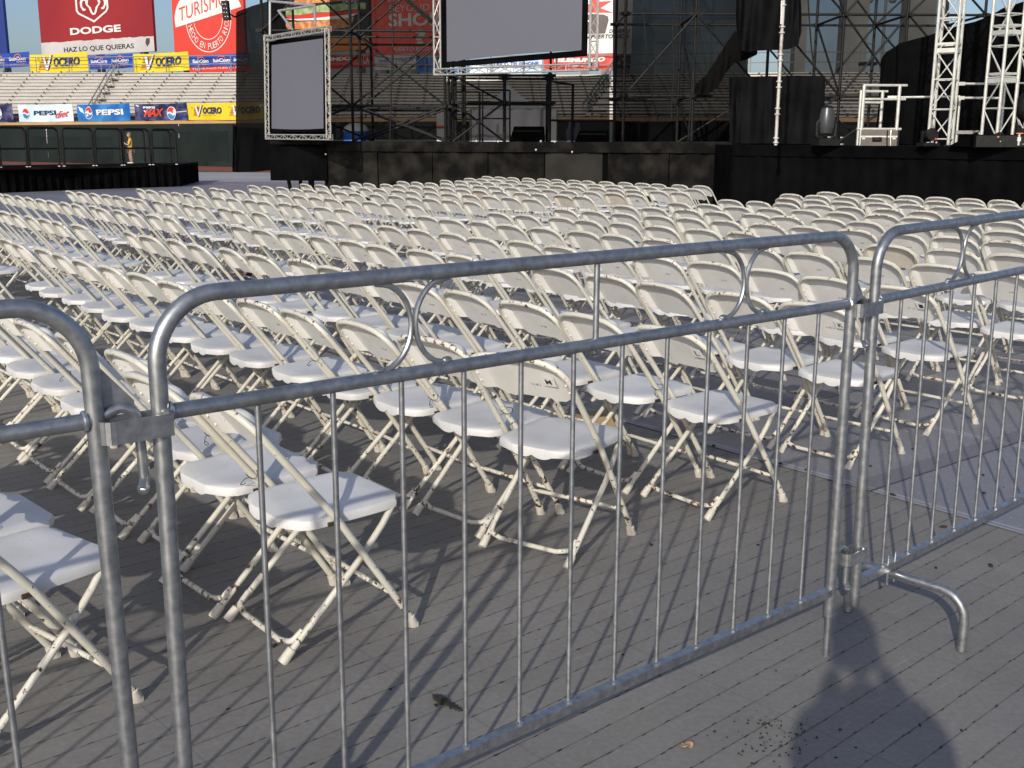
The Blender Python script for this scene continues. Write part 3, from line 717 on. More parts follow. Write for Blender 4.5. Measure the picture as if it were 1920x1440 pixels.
# ------------------------------------------------------------------ litter
def blob(name, px, py, r, mt, label, cat, flat=.25, n=7, seed=0, ang=0, el=1.6):
    rr_ = random.Random(seed+int(px)); P = gp(px, py); mb = MB()
    mb.grid(lambda u, v: V(((u-.5)*2*r*el*(1-.5*abs(v*2-1)**2), (v-.5)*2*r, r*flat*(.12+math.sin(u*5+seed)*math.cos(v*4)*.5+.5))), n, n, thick=V((0, 0, -.0015)))
    o = mb.build(name, mt); o.location = (P.x, P.y, .0025); o.rotation_euler = (0, 0, ang); return tag(o, label, cat)
blob('dry_leaf', 1288, 1401, .010, MT['leaf'], 'tan curled dry leaf lying on the floor before the barrier', 'leaf', .8, ang=.2)
blob('paper_wrapper', 455, 521, .065, MT['wrap'], 'crumpled red brown wrapper on the floor under the chairs', 'wrapper', 1.1, ang=.4, seed=3)
P = gp(1112, 800); bx = empty('cardboard_box', (P.x, P.y, .004), .5, 'flattened tan cardboard box with an orange end beside the chair lettered M', 'box')
MB().hexa([(-.16, -.07, 0), (.10, -.07, 0), (.10, .09, 0), (-.16, .09, 0), (-.10, -.05, .055), (.10, -.06, .062), (.10, .08, .060), (-.12, .08, .05)]).build('body', MT['cardboard'], bx, False)
MB().box((.1035, .01, .031), (.005, .145, .058)).build('end_panel', MT['orange'], bx, False)
dm = MB(); rr_ = random.Random(5)
def speck(P, s, rr_):
    n = rr_.randint(4, 6); a0 = rr_.random()*6; el = rr_.uniform(.35, 1)
    pts = [(s*rr_.uniform(.6, 1.1)*math.cos(a0+6.283*i/n), s*el*rr_.uniform(.6, 1.1)*math.sin(a0+6.283*i/n)) for i in range(n)]
    th = rr_.random()*3.14
    dm.prism([(x*math.cos(th)-y*math.sin(th), x*math.sin(th)+y*math.cos(th)) for x, y in pts], lambda a, b, t: V((P.x+a, P.y+b, t+(.004 if P.x*pu.x+P.y*pu.y > 3.94 else 0))), .0012, .0012+s*.5)
for px, py, s in ((1677, 929, .012), (1615, 1004, 0), (1770, 987, .02), (1845, 925, .016), (1858, 1060, .02), (1755, 1063, .012), (1462, 869, .014), (1338, 836, .016), (1511, 881, .012), (1554, 899, .014), (1672, 927, .013), (1843, 891, .013), (1632, 874, .012), (1712, 842, .012),
               (1221, 1020, .013), (712, 1102, .01), (732, 1290, .008), (427, 1327, .007), (515, 1209, .016), (1100, 1297, .007), (1168, 1225, .007), (1575, 1366, .008), (1531, 1380, .006), (1725, 1357, .009), (1803, 1367, .008), (1455, 1255, .006), (1421, 1020, .01), (640, 1186, .006), (1010, 1178, .006), (880, 1210, .006)):
    if s: speck(gp(px, py, .006), s*.8, rr_)
for i in range(120):                                   # the scuffed patch of dirt in front of the barrier
    px = rr_.gauss(1455, 45); py = rr_.gauss(1385, 26)+(px-1455)*.12
    speck(gp(px, py), rr_.uniform(.0012, .0045), rr_)
for t, s2 in ((0, .017), (.08, .019), (.16, .016), (.26, .014), (.36, .011), (.46, .009), (.58, .007), (.7, .006), (.85, .005)):
    speck(gp(820+t*60, 1312+t*24), s2, rr_); speck(gp(824+t*58, 1316+t*24), s2*.8, rr_)
for i in range(46):
    t = rr_.random(); px = 818+t*60+rr_.gauss(0, 3); py = 1312+t*26+rr_.gauss(0, 5-3*t); speck(gp(px, py), rr_.uniform(.0014, .006)*(1.25-t), rr_)
for i in range(150):
    P = V((rr_.uniform(-2.5, 5), rr_.uniform(1.5, 9), 0)); speck(P, rr_.uniform(.001, .0035), rr_)
kind(dm.build('dirt_crumbs', MT['dirt'], smooth=False), 'stuff')

# ------------------------------------------------------------------ outfield wall, bleachers, banners, billboards
WALLP = [(-420, 92), (-250, 82), (0, 72.7), (250, 65.2), (440, 60), (720, 52.5), (1130, 49.5), (1500, 48.5), (1920, 49.5), (2300, 53)]
def wd(px):
    for (a, da), (b, db) in zip(WALLP, WALLP[1:]):
        if px <= b: return da+(db-da)*(px-a)/(b-a)
    return WALLP[-1][1]
WT = 2.47
pxs = list(range(-420, 2301, 40))
WL = [base(px, wd(px)) for px in pxs]
def ribbon(mb, pts, off, z0, z1, th):
    """upright strip along a ground line, off metres farther away"""
    q = [V((p.x*(1+off/p.y), p.y+off, 0)) for p in pts]; r_ = [V((p.x*(1+(off+th)/p.y), p.y+off+th, 0)) for p in pts]
    for i in range(len(q)-1):
        mb.hexa([q[i]+V((0, 0, z0)), q[i+1]+V((0, 0, z0)), r_[i+1]+V((0, 0, z0)), r_[i]+V((0, 0, z0)), q[i]+V((0, 0, z1)), q[i+1]+V((0, 0, z1)), r_[i+1]+V((0, 0, z1)), r_[i]+V((0, 0, z1))])
    return mb
wall = empty('outfield_wall', WL[10], 0, 'long dark green padded outfield wall with a tan cap behind the platform', 'wall')
def inpar(o, par):
    o.parent = par; o.matrix_parent_inverse = Matrix.Translation(-par.location); return o
inpar(ribbon(MB(), WL, 0, 0, WT-.16, .25).build('padding', MT['pad'], None, False), wall)
inpar(ribbon(MB(), WL, -.05, WT-.16, WT, .34).build('cap', MT['tan'], None, False), wall)
for px in range(-20, 470, 42):
    p0, p1 = base(px, wd(px)-.012), base(px+1.1, wd(px+1.1)-.012)
    inpar(MB().quad(p0+V((0, 0, .02)), p1+V((0, 0, .02)), p1+V((0, 0, WT-.17)), p0+V((0, 0, WT-.17))).build('pad_seam', MT['black'], None, False), wall)
for pxa, pxb, za, zb2 in ((304, 345, .0, 1.85), (345, 387, .02, 1.9), (390, 428, .3, 1.9), (60, 210, 0, 1.6)):
    mb = MB(); n = 4
    for i in range(n):
        a, b = pxa+(pxb-pxa)*i/n, pxa+(pxb-pxa)*(i+1)/n
        mb.quad(base(a, wd(a)-.02)+V((0, 0, za)), base(b, wd(b)-.02)+V((0, 0, za)), base(b, wd(b)-.02)+V((0, 0, zb2)), base(a, wd(a)-.02)+V((0, 0, zb2)))
    inpar(mb.build('padding', MT['pad2'], None, False), wall)
for px in (88, 336):
    a, b = base(px, wd(px)-.03), base(px+1.6, wd(px)-.03)
    mb = MB(); rr_ = random.Random(px); z = .05
    while z < WT-.25:
        dz = rr_.uniform(.1, .5); dx = V((rr_.uniform(-.02, .02), 0, 0))
        if rr_.random() < .75: mb.quad(a+dx+V((0, 0, z)), b+dx+V((0, 0, z)), b+dx+V((0, 0, z+dz)), a+dx+V((0, 0, z+dz)))
        z += dz+.03
    inpar(mb.build('worn_stripe', MT['stone'], None, False), wall)
tk = MB(); tq = [V((p.x*(1-8/p.y), p.y-8, .016)) for p in WL]; tr = [V((p.x, p.y, .016)) for p in WL]
for i in range(len(WL)-1): tk.quad(tq[i], tq[i+1], tr[i+1], tr[i])
kind(tk.build('warning_track_path', MT['clay'], smooth=False))

def ztop(px):
    d = wd(px)+11.
    y = 137+6*max(0, 1-abs(px-1000)/500)
    return zat(px, y, d)
NR = 14
bl = empty('bleacher_stand', WL[14], 0, 'long stand of empty pale metal bench rows above the green outfield wall', 'bleachers')
for k in range(NR):
    mbp, mbr, mbd = MB(), MB(), MB()
    for i in range(len(pxs)-1):
        A_, B_ = [], []
        for px, A in ((pxs[i], A_), (pxs[i+1], B_)):
            t = k/NR; t2 = (k+1)/NR; off = 1.2+9.8*t; off2 = 1.2+9.8*t2
            p = base(px, wd(px)); zb0 = 2.55+(ztop(px)-2.55)*t; zb1 = 2.55+(ztop(px)-2.55)*t2
            q = lambda o_, z, p=p: V((p.x*(1+o_/p.y), p.y+o_, z))
            A += [q, off, off2, zb0, zb1]
        qa, o1, o2, za0, za1 = A_; qb, _, _, zb0, zb1 = B_
        mbr.quad(qa(o1+.05, za0), qb(o1+.05, zb0), qb(o1+.05, zb1-.035), qa(o1+.05, za1-.035))
        mbp.hexa([qa(o1-.10, za1-.045), qb(o1-.10, zb1-.045), qb(o2+.06, zb1-.045), qa(o2+.06, za1-.045), qa(o1-.10, za1), qb(o1-.10, zb1), qb(o2+.06, zb1), qa(o2+.06, za1)])
    for px in range(-110, 1980, 53):
        d_ = wd(px); off = 1.2+9.8*k/NR; z = 2.55+(ztop(px)-2.55)*(k+.45)/NR
        px2 = px+82*(k/NR)*max(-1, min(1, (900-px)/700)); p = base(px2, wd(px2)); s = V((p.x*(1+(off-.14)/p.y), p.y+off-.14, z+(ztop(px2)-2.55)/NR*.22)); hh_ = (ztop(px)-2.55)/NR*.2
        mbd.box(s, (.09, .06, hh_*1.9)); mbd.box(s+V((.42, 0, -hh_*.1)), (.09, .06, hh_*1.2))
    inpar(mbp.build('bench_plank', MT['bench'], None, False), bl); inpar(mbr.build('riser', MT['riser'], None, False), bl)
    inpar(mbd.build('bracket_studs', MT['dark'], None, False), bl)
def onstand(px, t, dz=0):
    p = base(px, wd(px)); off = 1.1+9.8*t; return V((p.x*(1+off/p.y), p.y+off, 2.55+(ztop(px)-2.55)*t+dz))
for pa, pb in ((163, 222), (172, 231), (1092, 1146), (1100, 1154)):
    a, b = onstand(pa, .02, .5), onstand(pb, .98, .75)
    mb = MB().cyl(a, b, .045, 6)
    for i in range(5):
        q = a.lerp(b, i/4); mb.cyl(q, q-V((0, 0, .7)), .03, 5)
    inpar(mb.build('stair_rail', MT['concrete'], None), bl)
for pa, pb in ((180, 238), (1108, 1160)):
    for k in range(NR):
        a = onstand(pa+(pb-pa)*k/NR, (k+.4)/NR); inpar(MB().box(a+V((.3, -.12, .0)), (1.1, .3, .10)).build('step', MT['dark'] if k % 2 else MT['riser'], None, False), bl)
rl_ = MB()
for px in range(-100, 1900, 60):
    a = onstand(px, 1.0); b = onstand(px+60, 1.0)
    for h_ in (.55, 1.05): rl_.cyl(a+V((0, 0, h_)), b+V((0, 0, h_)), .03, 5)
    rl_.cyl(a, a+V((0, 0, 1.05)), .035, 5)
inpar(rl_.build('top_rail', MT['concrete'], None), bl)

class Board:
    """a printed panel hung between two measured corners; local x along it, z up, face towards the field"""
    def __init__(s, name, px0, px1, pt, pb, d0, d1, mt, label, cat, group=None, th=.06, wave=0., legs=False, par=None):
        a, b = at(px0, pb, d0), at(px1, pb, d1); z = at(px0, pb, d0).z; s.H = at(px0, pt, d0).z-z
        a.z = b.z = 0; s.W = (b-a).length; d = (b-a)/s.W; rz = math.atan2(d.y, d.x)
        s.px0, s.px1, s.pt, s.pb = px0, px1, pt, pb
        s.o = empty(name, (a.x, a.y, z), rz, label, cat, group)
        rr_ = random.Random(int(px0)); s.ph = rr_.random()*6; s.wave = wave
        s.panel = MB().grid(lambda u, v: s.P(u*s.W, v*s.H, 0), 28 if wave else 2, 6 if wave else 2, thick=V((0, th, 0))).build('panel', mt, s.o, bool(wave))
        if legs:
            for u in (.12, .5, .88): MB().box((u*s.W, .35, -z/2-.2+s.H/2), (.4, .4, z+.2+s.H)).build('support_post', MT['concrete'], s.o, False)
    def P(s, x, zz, e):
        u = x/s.W; v = zz/s.H
        return V((x, -e+s.wave*(math.sin(u*11+s.ph+v*2.5)*.6+math.sin(u*23+s.ph*2-v*4)*.4), zz-s.wave*.5*math.sin(math.pi*u)))
    def xy(s, px, py): return (px-s.px0)/(s.px1-s.px0)*s.W, (py-s.pb)/(s.pt-s.pb)*s.H
    def shape(s, name, poly, mt, e=.02, par=None, px=True):
        pts = [s.xy(*p) for p in poly] if px else poly
        return MB().poly([s.P(x, z, e) for x, z in pts]).build(name, MT[mt], par or s.panel, False)
    def rect(s, name, x0, y0, x1, y1, mt, e=.02, nu=10):
        (a, b), (c, d) = s.xy(x0, y1), s.xy(x1, y0)
        return MB().grid(lambda u, v: s.P(a+(c-a)*u, b+(d-b)*v, e), nu, 2).build(name, MT[mt], s.panel, False)
    def text(s, t, x0, y0, x1, y1, mt, e=.04, bold=.02, shear=0., slant=0., name='lettering', outline=None):
        (a, b), (c, d) = s.xy(x0, y1), s.xy(x1, y0)
        vf = text2d(t, c-a, d-b, bold, shear)
        mb = putflat(MB(), vf, lambda x, y: s.P(a+x, b+y+slant*x, e)); return mb.build(name, MT[mt], s.panel, False)
    def disc(s, name, px, py, r, mt, e=.02, a0=0, a1=360, r0=0, sx=1., n=36):
        x, z = s.xy(px, py); k = s.H/(s.pb-s.pt); r, r0 = r*k, r0*k
        pts = [(x+sx*r*math.cos(rad(a0+(a1-a0)*i/n)), z+r*math.sin(rad(a0+(a1-a0)*i/n))) for i in range(n+1)]
        if r0:
            inn = [(x+sx*r0*math.cos(rad(a0+(a1-a0)*i/n)), z+r0*math.sin(rad(a0+(a1-a0)*i/n))) for i in range(n+1)]
            mb = MB()
            for i in range(n): mb.quad(*[s.P(p[0], p[1], e) for p in (pts[i], pts[i+1], inn[i+1], inn[i])])
            return mb.build(name, MT[mt], s.panel, False)
        return s.shape(name, pts if a1-a0 < 360 else pts[:-1], mt, e, None, False)
    def arctext(s, t, px, py, r, hgt, a0, a1, mt, e=.03, bold=.0, wscale=.62):
        """lettering set round the lower inside of a circle, from angle a0 to a1"""
        x, z = s.xy(px, py); k = s.H/(s.pb-s.pt); r, hgt = r*k, hgt*k; mb = MB(); n = len(t)
        for i, ch in enumerate(t):
            if ch == ' ': continue
            an = rad(a0+(a1-a0)*i/(n-1)); vf = text2d(ch, hgt*wscale*(.3 if ch == 'I' else 1), hgt, bold)
            ux, uz = -math.sin(an), math.cos(an); vx, vz = -math.cos(an), -math.sin(an); ww = hgt*wscale*(.3 if ch == 'I' else 1)
            cx_, cz_ = x+r*math.cos(an), z+r*math.sin(an)
            putflat(mb, vf, lambda p, q: s.P(cx_+ux*(p-ww/2)+vx*(q-hgt/2), cz_+uz*(p-ww/2)+vz*(q-hgt/2), e))
        return mb.build('lettering', MT[mt], s.panel, False)
def globe(b, px, py, r):
    b.disc('emblem_ring', px, py, r*1.12, 'white', .03)
    k = b.H/(b.pb-b.pt); x, z = b.xy(px, py); R = r*k
    def cap_(sg, lo):
        pts = []
        for i in range(21):
            a = math.pi*i/20; pts.append((R*math.cos(a), sg*R*math.sin(a)))
        keep = [(p, q) for p, q in pts if sg*q >= 0]
        wv = [(-R*.96+1.92*R*i/16, lo*R+.17*R*math.sin(math.pi*2*i/16)) for i in range(17)]
        edge = [(R*math.cos(a), R*math.sin(a)) for a in [math.asin(max(-1, min(1, lo)))+sg*(math.pi-2*sg*math.asin(lo))*i/20 for i in range(21)]]
        return [(x+p, z+q) for p, q in edge]+[(x+p*math.sqrt(1-lo*lo), z+q) for p, q in wv]
    b.shape('emblem_top', cap_(1, .16), 'red', .04, None, False); b.shape('emblem_base', cap_(-1, -.18), 'colablue', .04, None, False)

# lower row of banners on the rail above the wall
def wb(px): return wd(px)-.12
LG, UG = 'banners tied along the wall top', 'banners tied along the top of the stand'
b = Board('banner', -70, 26, 197, 229, wb(-70), wb(26), MT['maxbg'], 'dark blue cola banner cut by the picture edge, showing only its globe', 'banner', LG, .01, .05); globe(b, -1, 213, 10.5)
b = Board('banner', 36, 137.5, 197, 228.5, wb(36), wb(137), MT['ice'], 'pale ice blue diet cola banner along the outfield wall', 'banner', LG, .01, .05)
globe(b, 52, 213, 9.3); b.text('PEPSI', 66, 207.5, 109, 216, 'navy', bold=.03); b.text('diet', 107, 210, 132, 222.5, 'red', bold=.01, shear=.5, slant=.08)
b = Board('banner', 147, 245, 196, 227, wb(147), wb(245), MT['colablue'], 'bright blue cola banner with white lettering along the outfield wall', 'banner', LG, .01, .05)
globe(b, 168.5, 211.5, 10.5); b.text('PEPSI', 183, 205.5, 233, 216, 'white', bold=.04)
b.shape('burst', [(149, 199), (157, 204), (160, 213), (153, 209)], 'ice', .02)
b = Board('banner', 254, 352, 195, 225.5, wb(254), wb(352), MT['maxbg'], 'dark starry cola banner with red slanted lettering along the outfield wall', 'banner', LG, .01, .05)
globe(b, 324.5, 213, 11); b.text('PEPSI', 272, 199.5, 294, 203.5, 'white', bold=.05); b.text('MAX', 272.5, 205.5, 310, 218.5, 'orange', bold=.06, shear=.4, slant=.02); b.text('MAX', 274, 206.5, 309, 217.5, 'red', bold=.03, shear=.4, slant=.02, e=.06)
b.shape('streak', [(256, 197), (260, 196.5), (279, 211), (275, 211)], 'ice', .02); b.shape('streak', [(330, 210.5), (351, 209), (351, 211), (330, 212)], 'stone', .02)
def vocero(b, x0, x1, y0, y1):
    """a white V over red and black stripes, then slanted navy capitals"""
    W_, H_ = x1-x0, y1-y0; f = lambda u, v: (x0+u*W_, y0+v*H_)
    for i in range(8):
        v = .10+i*.108; b.rect('stripe', *f(.09-.01*i, v), *f(.33-.012*i, v+.052), 'red' if i % 2 == 0 or i > 5 else 'black', .02, 2)
    b.text('EL', *f(.0, .14), *f(.05, .24), 'black', bold=.0)
    b.shape('initial_shadow', [f(.10, .06), f(.20, .06), f(.235, .60), f(.345, -.02), f(.39, -.02), f(.245, .97), f(.185, .97)], 'navy', .035)
    b.shape('initial', [f(.115, .04), f(.185, .04), f(.222, .66), f(.325, .00), f(.365, .00), f(.232, .94), f(.192, .94)], 'white', .05)
    b.text('OCERO', *f(.385, .16), *f(1., .74), 'navy', bold=.045, shear=.14)
    b.text('EL DIARIO DE PUERTO RICO', *f(.36, .82), *f(.80, .88), 'brown', bold=0.)
YG = 'yellow newspaper banners'
b = Board('banner', 353, 545, 194, 225, wb(353), wb(545), MT['yellow'], 'wide yellow newspaper banner low on the outfield wall, passing behind the netting', 'banner', LG, .01, .05); vocero(b, 362, 421, 198, 219); vocero(b, 434, 493, 198, 219)
def ub(px): return wd(px)+11.15
b = Board('banner', 58.5, 166, 103, 137, ub(58), ub(166), MT['yellow'], 'yellow newspaper banner atop the stand under the deep red billboard', 'banner', UG, .01, .06); vocero(b, 73, 152, 105.5, 134)
b = Board('banner', 251.5, 355, 102, 136, ub(251), ub(355), MT['yellow'], 'yellow newspaper banner atop the stand between two blue ones', 'banner', UG, .01, .06); vocero(b, 264, 342, 105, 133)
def suncom(b, x0, x1, y0, y1):
    W_, H_ = x1-x0, y1-y0; f = lambda u, v: (x0+u*W_, y0+v*H_)
    b.text('SunCom', *f(0, .26), *f(1, .62), 'white', bold=.035); b.text('WIRELESS', *f(.42, .70), *f(1., .80), 'white', bold=.01); b.text('Hablemos para ti', *f(.02, .90), *f(.98, 1.06), 'orange', bold=.01)
    cx_, cy_ = f(.52, .52); b.disc('swoosh', cx_, cy_, H_*.52, 'orange', .035, 25, 150, H_*.44, 1.35, 14)
for p0, p1, lab, lst in ((-70, 58, 'blue phone company banner atop the stand, beside the picture edge', [(-12, 12), (20, 52)]), (167, 250, 'blue phone company banner atop the stand between two yellow ones', [(172, 203), (211, 243)]),
                         (356, 470, 'blue phone company banner atop the stand under the bright red poster', [(363, 393), (402, 433), (440, 468)])):
    b = Board('banner', p0, p1, 104.5, 130.5, ub(p0), ub(p1), MT['blue'], lab, 'banner', UG, .01, .06)
    for q0, q1 in lst: suncom(b, q0, q1, 107, 126)
b = Board('banner', 356, 470, 127, 137.5, ub(356)-.06, ub(470)-.06, MT['red'], 'red banner strip with white specks hanging below the blue banner', 'banner', UG, .01, .03)
b.text('TELEMUNDO PUERTO RICO', 362, 128.5, 462, 131.5, 'white', bold=.0)
b = Board('banner', 612, 702, 104, 130, ub(612), ub(702), MT['red'], 'red television banner atop the stand seen through the scaffold netting', 'banner', UG, .01, .05); b.text('TELEMUNDO', 570, 107.5, 661, 115, 'white', bold=.06); b.text('ACA', 676, 107, 694, 124, 'stone', bold=.02)
b = Board('banner', 703, 780, 102, 131, ub(703), ub(780), MT['stone'], 'pale grey banner with faint print behind the scaffold netting', 'banner', UG, .01, .05); b.text('MOBILE', 712, 112, 733, 117, 'blue', bold=.0); b.text('CREDIT', 748, 112, 776, 117, 'blue', bold=.0)
b = Board('banner', 781, 880, 108, 136, ub(781), ub(880), MT['colablue'], 'mid blue banner atop the stand behind the hanging screen corner', 'banner', UG, .01, .05); b.text('RICO', 845, 124, 877, 131, 'white', bold=.04)
b = Board('banner', 881, 1016, 114, 139, ub(881), ub(1016), MT['ice'], 'pale blue and white banner under the big hanging screen', 'banner', UG, .01, .05); b.text('PUERTO RICO TELEPHONE', 893, 117, 1010, 123, 'blue', bold=.03)
b = Board('banner', 1019, 1150, 101, 131, ub(1019), ub(1150), MT['red'], 'red television banner under the white star poster', 'banner', UG, .01, .05); b.text('TELEMUNDO', 1036, 107.5, 1135, 116.5, 'white', bold=.07, shear=.1); b.text('ACA', 1075, 119.5, 1093, 125, 'white', bold=.02)
b = Board('banner', 1154, 1182, 104, 128, ub(1154), ub(1182), MT['brown'], 'small dark banner with a pale slash behind the netting', 'banner', UG, .01, .03); b.shape('slash', [(1154, 124), (1168, 106), (1171, 108), (1157, 127)], 'stone', .02)

# billboards behind the stand
def bb(px): return wd(px)+13.5
b = Board('billboard', -70, 15, -75, 112, bb(-70), bb(15), MT['violet'], 'plain dark blue billboard at the picture edge', 'billboard', None, .2, 0, True)
b = Board('billboard', 79.5, 291, -75, 108, bb(79), bb(291), MT['dodred'], 'deep red billboard with a white ram shield and pale torn strip', 'billboard', None, .2, 0, True)
edge = [(79.5, 80)]; rr_ = random.Random(4)
for i in range(1, 40): edge.append((79.5+211.5*i/40, 80.5+rr_.uniform(-.7, 1.2)))
b.shape('torn_strip', edge+[(291, 81), (291, 108), (79.5, 108)], 'stone', .02)
b.shape('tear', [(278, 84), (284, 84), (284, 92), (279, 99), (276, 92)], 'brown', .03)
b.text('DODGE', 139.5, 56.5, 234.5, 69.5, 'white', bold=.035); b.text('HAZ LO QUE QUIERAS', 124.5, 91.5, 255.5, 102, 'black', bold=.012)
sh = [(153.5, -52), (153.5, 26), (157, 32), (186.5, 49.5), (211, 32), (214.5, 26), (214.5, -52)]; shi = [(156.8, -52), (156.8, 25), (159.5, 30), (186.5, 45.8), (208.5, 30), (211.2, 25), (211.2, -52)]
mb = MB(); q = [b.xy(*p) for p in sh]; qi = [b.xy(*p) for p in shi]
for i in range(len(q)-1): mb.quad(*[b.P(x, z, .03) for x, z in (q[i], q[i+1], qi[i+1], qi[i])])
mb.build('shield_outline', MT['white'], b.panel, False)
for sg in (1, -1):
    X = lambda dx: 186.5+sg*dx
    horn = [(10, 16), (8.5, 9), (11, 4), (16, 2), (21.5, 4.5), (24.5, 11), (24, 19), (20, 26.5), (15.5, 27), (13.8, 23.8), (17, 23.5), (20, 20), (20.8, 14.5), (19.2, 9.8), (16, 8.2), (13.6, 10.5), (14, 15)]
    b.shape('ram_horn', [(X(x), y) for x, y in horn], 'white', .03)
    b.shape('ram_face', [(X(x), y) for x, y in [(9.5, 17), (10.8, 12.5), (13, 17), (8.5, 22), (5.5, 31), (2.6, 35.5), (0, 35.5), (0, 32.5), (1.6, 31.5), (4.6, 22)]], 'white', .03)
    b.shape('ram_crown', [(X(x), y) for x, y in [(0, -18), (12, -16), (9, -4), (4, 2), (0, 6)]], 'white', .03)
b = Board('billboard', 328, 461, -75, 108, bb(328), bb(461), MT['turred'], 'bright red billboard with a round white tourism seal', 'billboard', None, .2, 0, True)
cx_, cy_, r_ = 396, 38.5, 63.5
b.disc('seal_ring', cx_, cy_, r_, 'white', .02, 0, 360, r_-1.9)
t0 = math.asin((cy_-51)/r_); t1 = math.asin((cy_-23)/r_)        # slanted lower edge of the white half
pts = [(cx_-r_*math.cos(t0), 51.5)]+[(cx_+r_*math.cos(a), cy_-r_*math.sin(a)) for a in [math.pi-t0+(t1+math.pi*0-(math.pi-t0))*i/30 for i in range(31)]]
b.shape('seal_half', [(p[0], min(p[1], 60)) for p in pts], 'white', .025)
b.disc('seal_ring', cx_, cy_-1, 41, 'white', .03, 180+12, 360-5, 39.6)
b.text('TURISMO', 342, 15.5, 433, 41, 'turred', bold=-.004, shear=.05, slant=.185, e=.045)
b.arctext('HECHO EN PUERTO RICO', cx_, cy_, 52, 11.5, 196, 352, 'white', bold=-.004)
b = Board('billboard', 505, 693, -75, 104, bb(505), bb(693), MT['black'], 'black hamburger poster seen over the small screen', 'billboard', None, .2, 0, True)
b.disc('bun_print', 610, 14, 84, 'bun', .02, 0, 180, 0, 1., 30)
b.shape('lettuce_print', [(530, 22), (545, 17), (560, 20), (575, 18), (592, 21), (610, 18), (632, 20), (660, 18), (690, 22), (688, 33), (660, 31), (630, 33), (600, 31), (570, 33), (540, 31)], 'lettuce', .03)
b.shape('sauce_print', [(536, 31), (560, 33), (600, 32), (650, 34), (680, 32), (676, 41), (630, 41), (590, 41), (550, 38)], 'red', .04)
b.shape('mayo_print', [(536, 37), (560, 39.5), (600, 41), (650, 40), (676, 39), (660, 46), (610, 45.5), (566, 43)], 'white', .05)
b.shape('patty_print', [(538, 44), (600, 46), (668, 45), (662, 62), (600, 66), (546, 60)], 'bun', .03)
b.shape('glow_print', [(505, 76), (693, 80), (693, 104), (505, 104)], 'flame', .02)
b.disc('emblem_ring', 661, 3, 21.5, 'ice', .03); b.disc('emblem_swoosh', 661, 3, 20, 'violet', .04, 160, 330, 17); b.disc('emblem_bun', 661, 3, 16, 'bun', .035)
b.text('KING', 649, 1, 674, 11, 'red', bold=.05, e=.05); b.text('BURGER', 647, -11, 675, -1, 'red', bold=.05, e=.05)
b = Board('billboard', 698, 852, -75, 104, bb(698), bb(852), MT['turred'], 'bright red slogan billboard behind the netting, beside the hanging screen', 'billboard', None, .2, 0, True)
b.text('EXPLORE', 731, -12, 808, 4, 'stone', bold=.0); b.text('BEYOND', 733, 10.5, 808, 23, 'stone', bold=.0); b.text('THE', 735, -30, 775, -17, 'stone', bold=.0); b.text('SHORE', 731, 26, 848, 51, 'stone', bold=.03)
b.text('?', 780, 57, 800, 86, 'stone', bold=.05); b.text('PUERTO RICO NOW', 737, 90, 840, 97.5, 'stone', bold=.02)
b = Board('billboard', 1084, 1184, -75, 101.5, bb(1084), bb(1184), MT['white'], 'white billboard with a red star and dark brown figure', 'billboard', None, .2, 0, True)
b.shape('star_print', [(1096, 3), (1103, 8), (1112, -20), (1121, 3), (1145, 2), (1124, 15), (1148, 24), (1096, 23)], 'red', .02)
b.shape('figure_print', [(1086, 63), (1088, 34), (1100, 27), (1130, 27), (1139, 31), (1140, 38), (1134, 63)], 'brown', .02); b.shape('figure_cut', [(1086, 40), (1105, 37), (1106, 40), (1086, 44)], 'white', .03)
b.text('EN PUERTO RICO', 1090, 64.5, 1178, 72, 'black', bold=.02, shear=.3); b.text('DE VERAS', 1141, 55, 1181, 62, 'black', bold=.01, shear=.3)
for px, D, wpx, lab in ((1491, 66, 20, 'first grey slab column above the stand from the black hanging cloth'), (1590, 65, 45, 'middle grey slab column above the stand behind the scaffold'), (1708, 66, 52, 'grey slab column rising behind the cloth mound by the truss tower')):
    a = base(px, D); ww = wpx*D/F; o = empty('slab_column', a, 0, lab, 'column', 'slab columns above the stand')
    MB().box((0, .5, 8.5), (ww, 1., 17)).build('shaft', MT['concrete'], o, False); MB().box((0, .5, 4.9), (ww+.25, 1.3, .5)).build('collar', MT['concrete'], o, False)
a = base(1642, 80); lp = empty('light_pole', a, 0, 'slim distant floodlight pole with a lamp cluster against the sky', 'light pole')
MB().tube([(0, 0, 0), (0, 0, 11.5)], [.16, .10], 8).build('pole', MT['concrete'], lp)
MB().box((0, 0, 11.4), (2.6, .2, .12)).build('crossarm', MT['concrete'], lp, False)
for i in range(4): MB().ball((-1.2+.8*i, -.15, 11.1+.25*(i % 2)), .3, 8, 5, (1, .8, .8)).build('lamp', MT['concrete'], lp)
p = onstand(1617, .95); o = empty('lookout_chair', p, 0, 'small raised seat frame at the top of the stand by a column', 'seat')
MB().box((0, 0, .55), (.8, .6, .16)).build('seat', MT['black_steel'], o, False)
for sx in (-.36, .36): MB().tube(bend([(sx, .2, -.3), (sx, .2, 1.5), (0, .2, 1.6)], .15), .03, 6).build('rail', MT['concrete'], o)

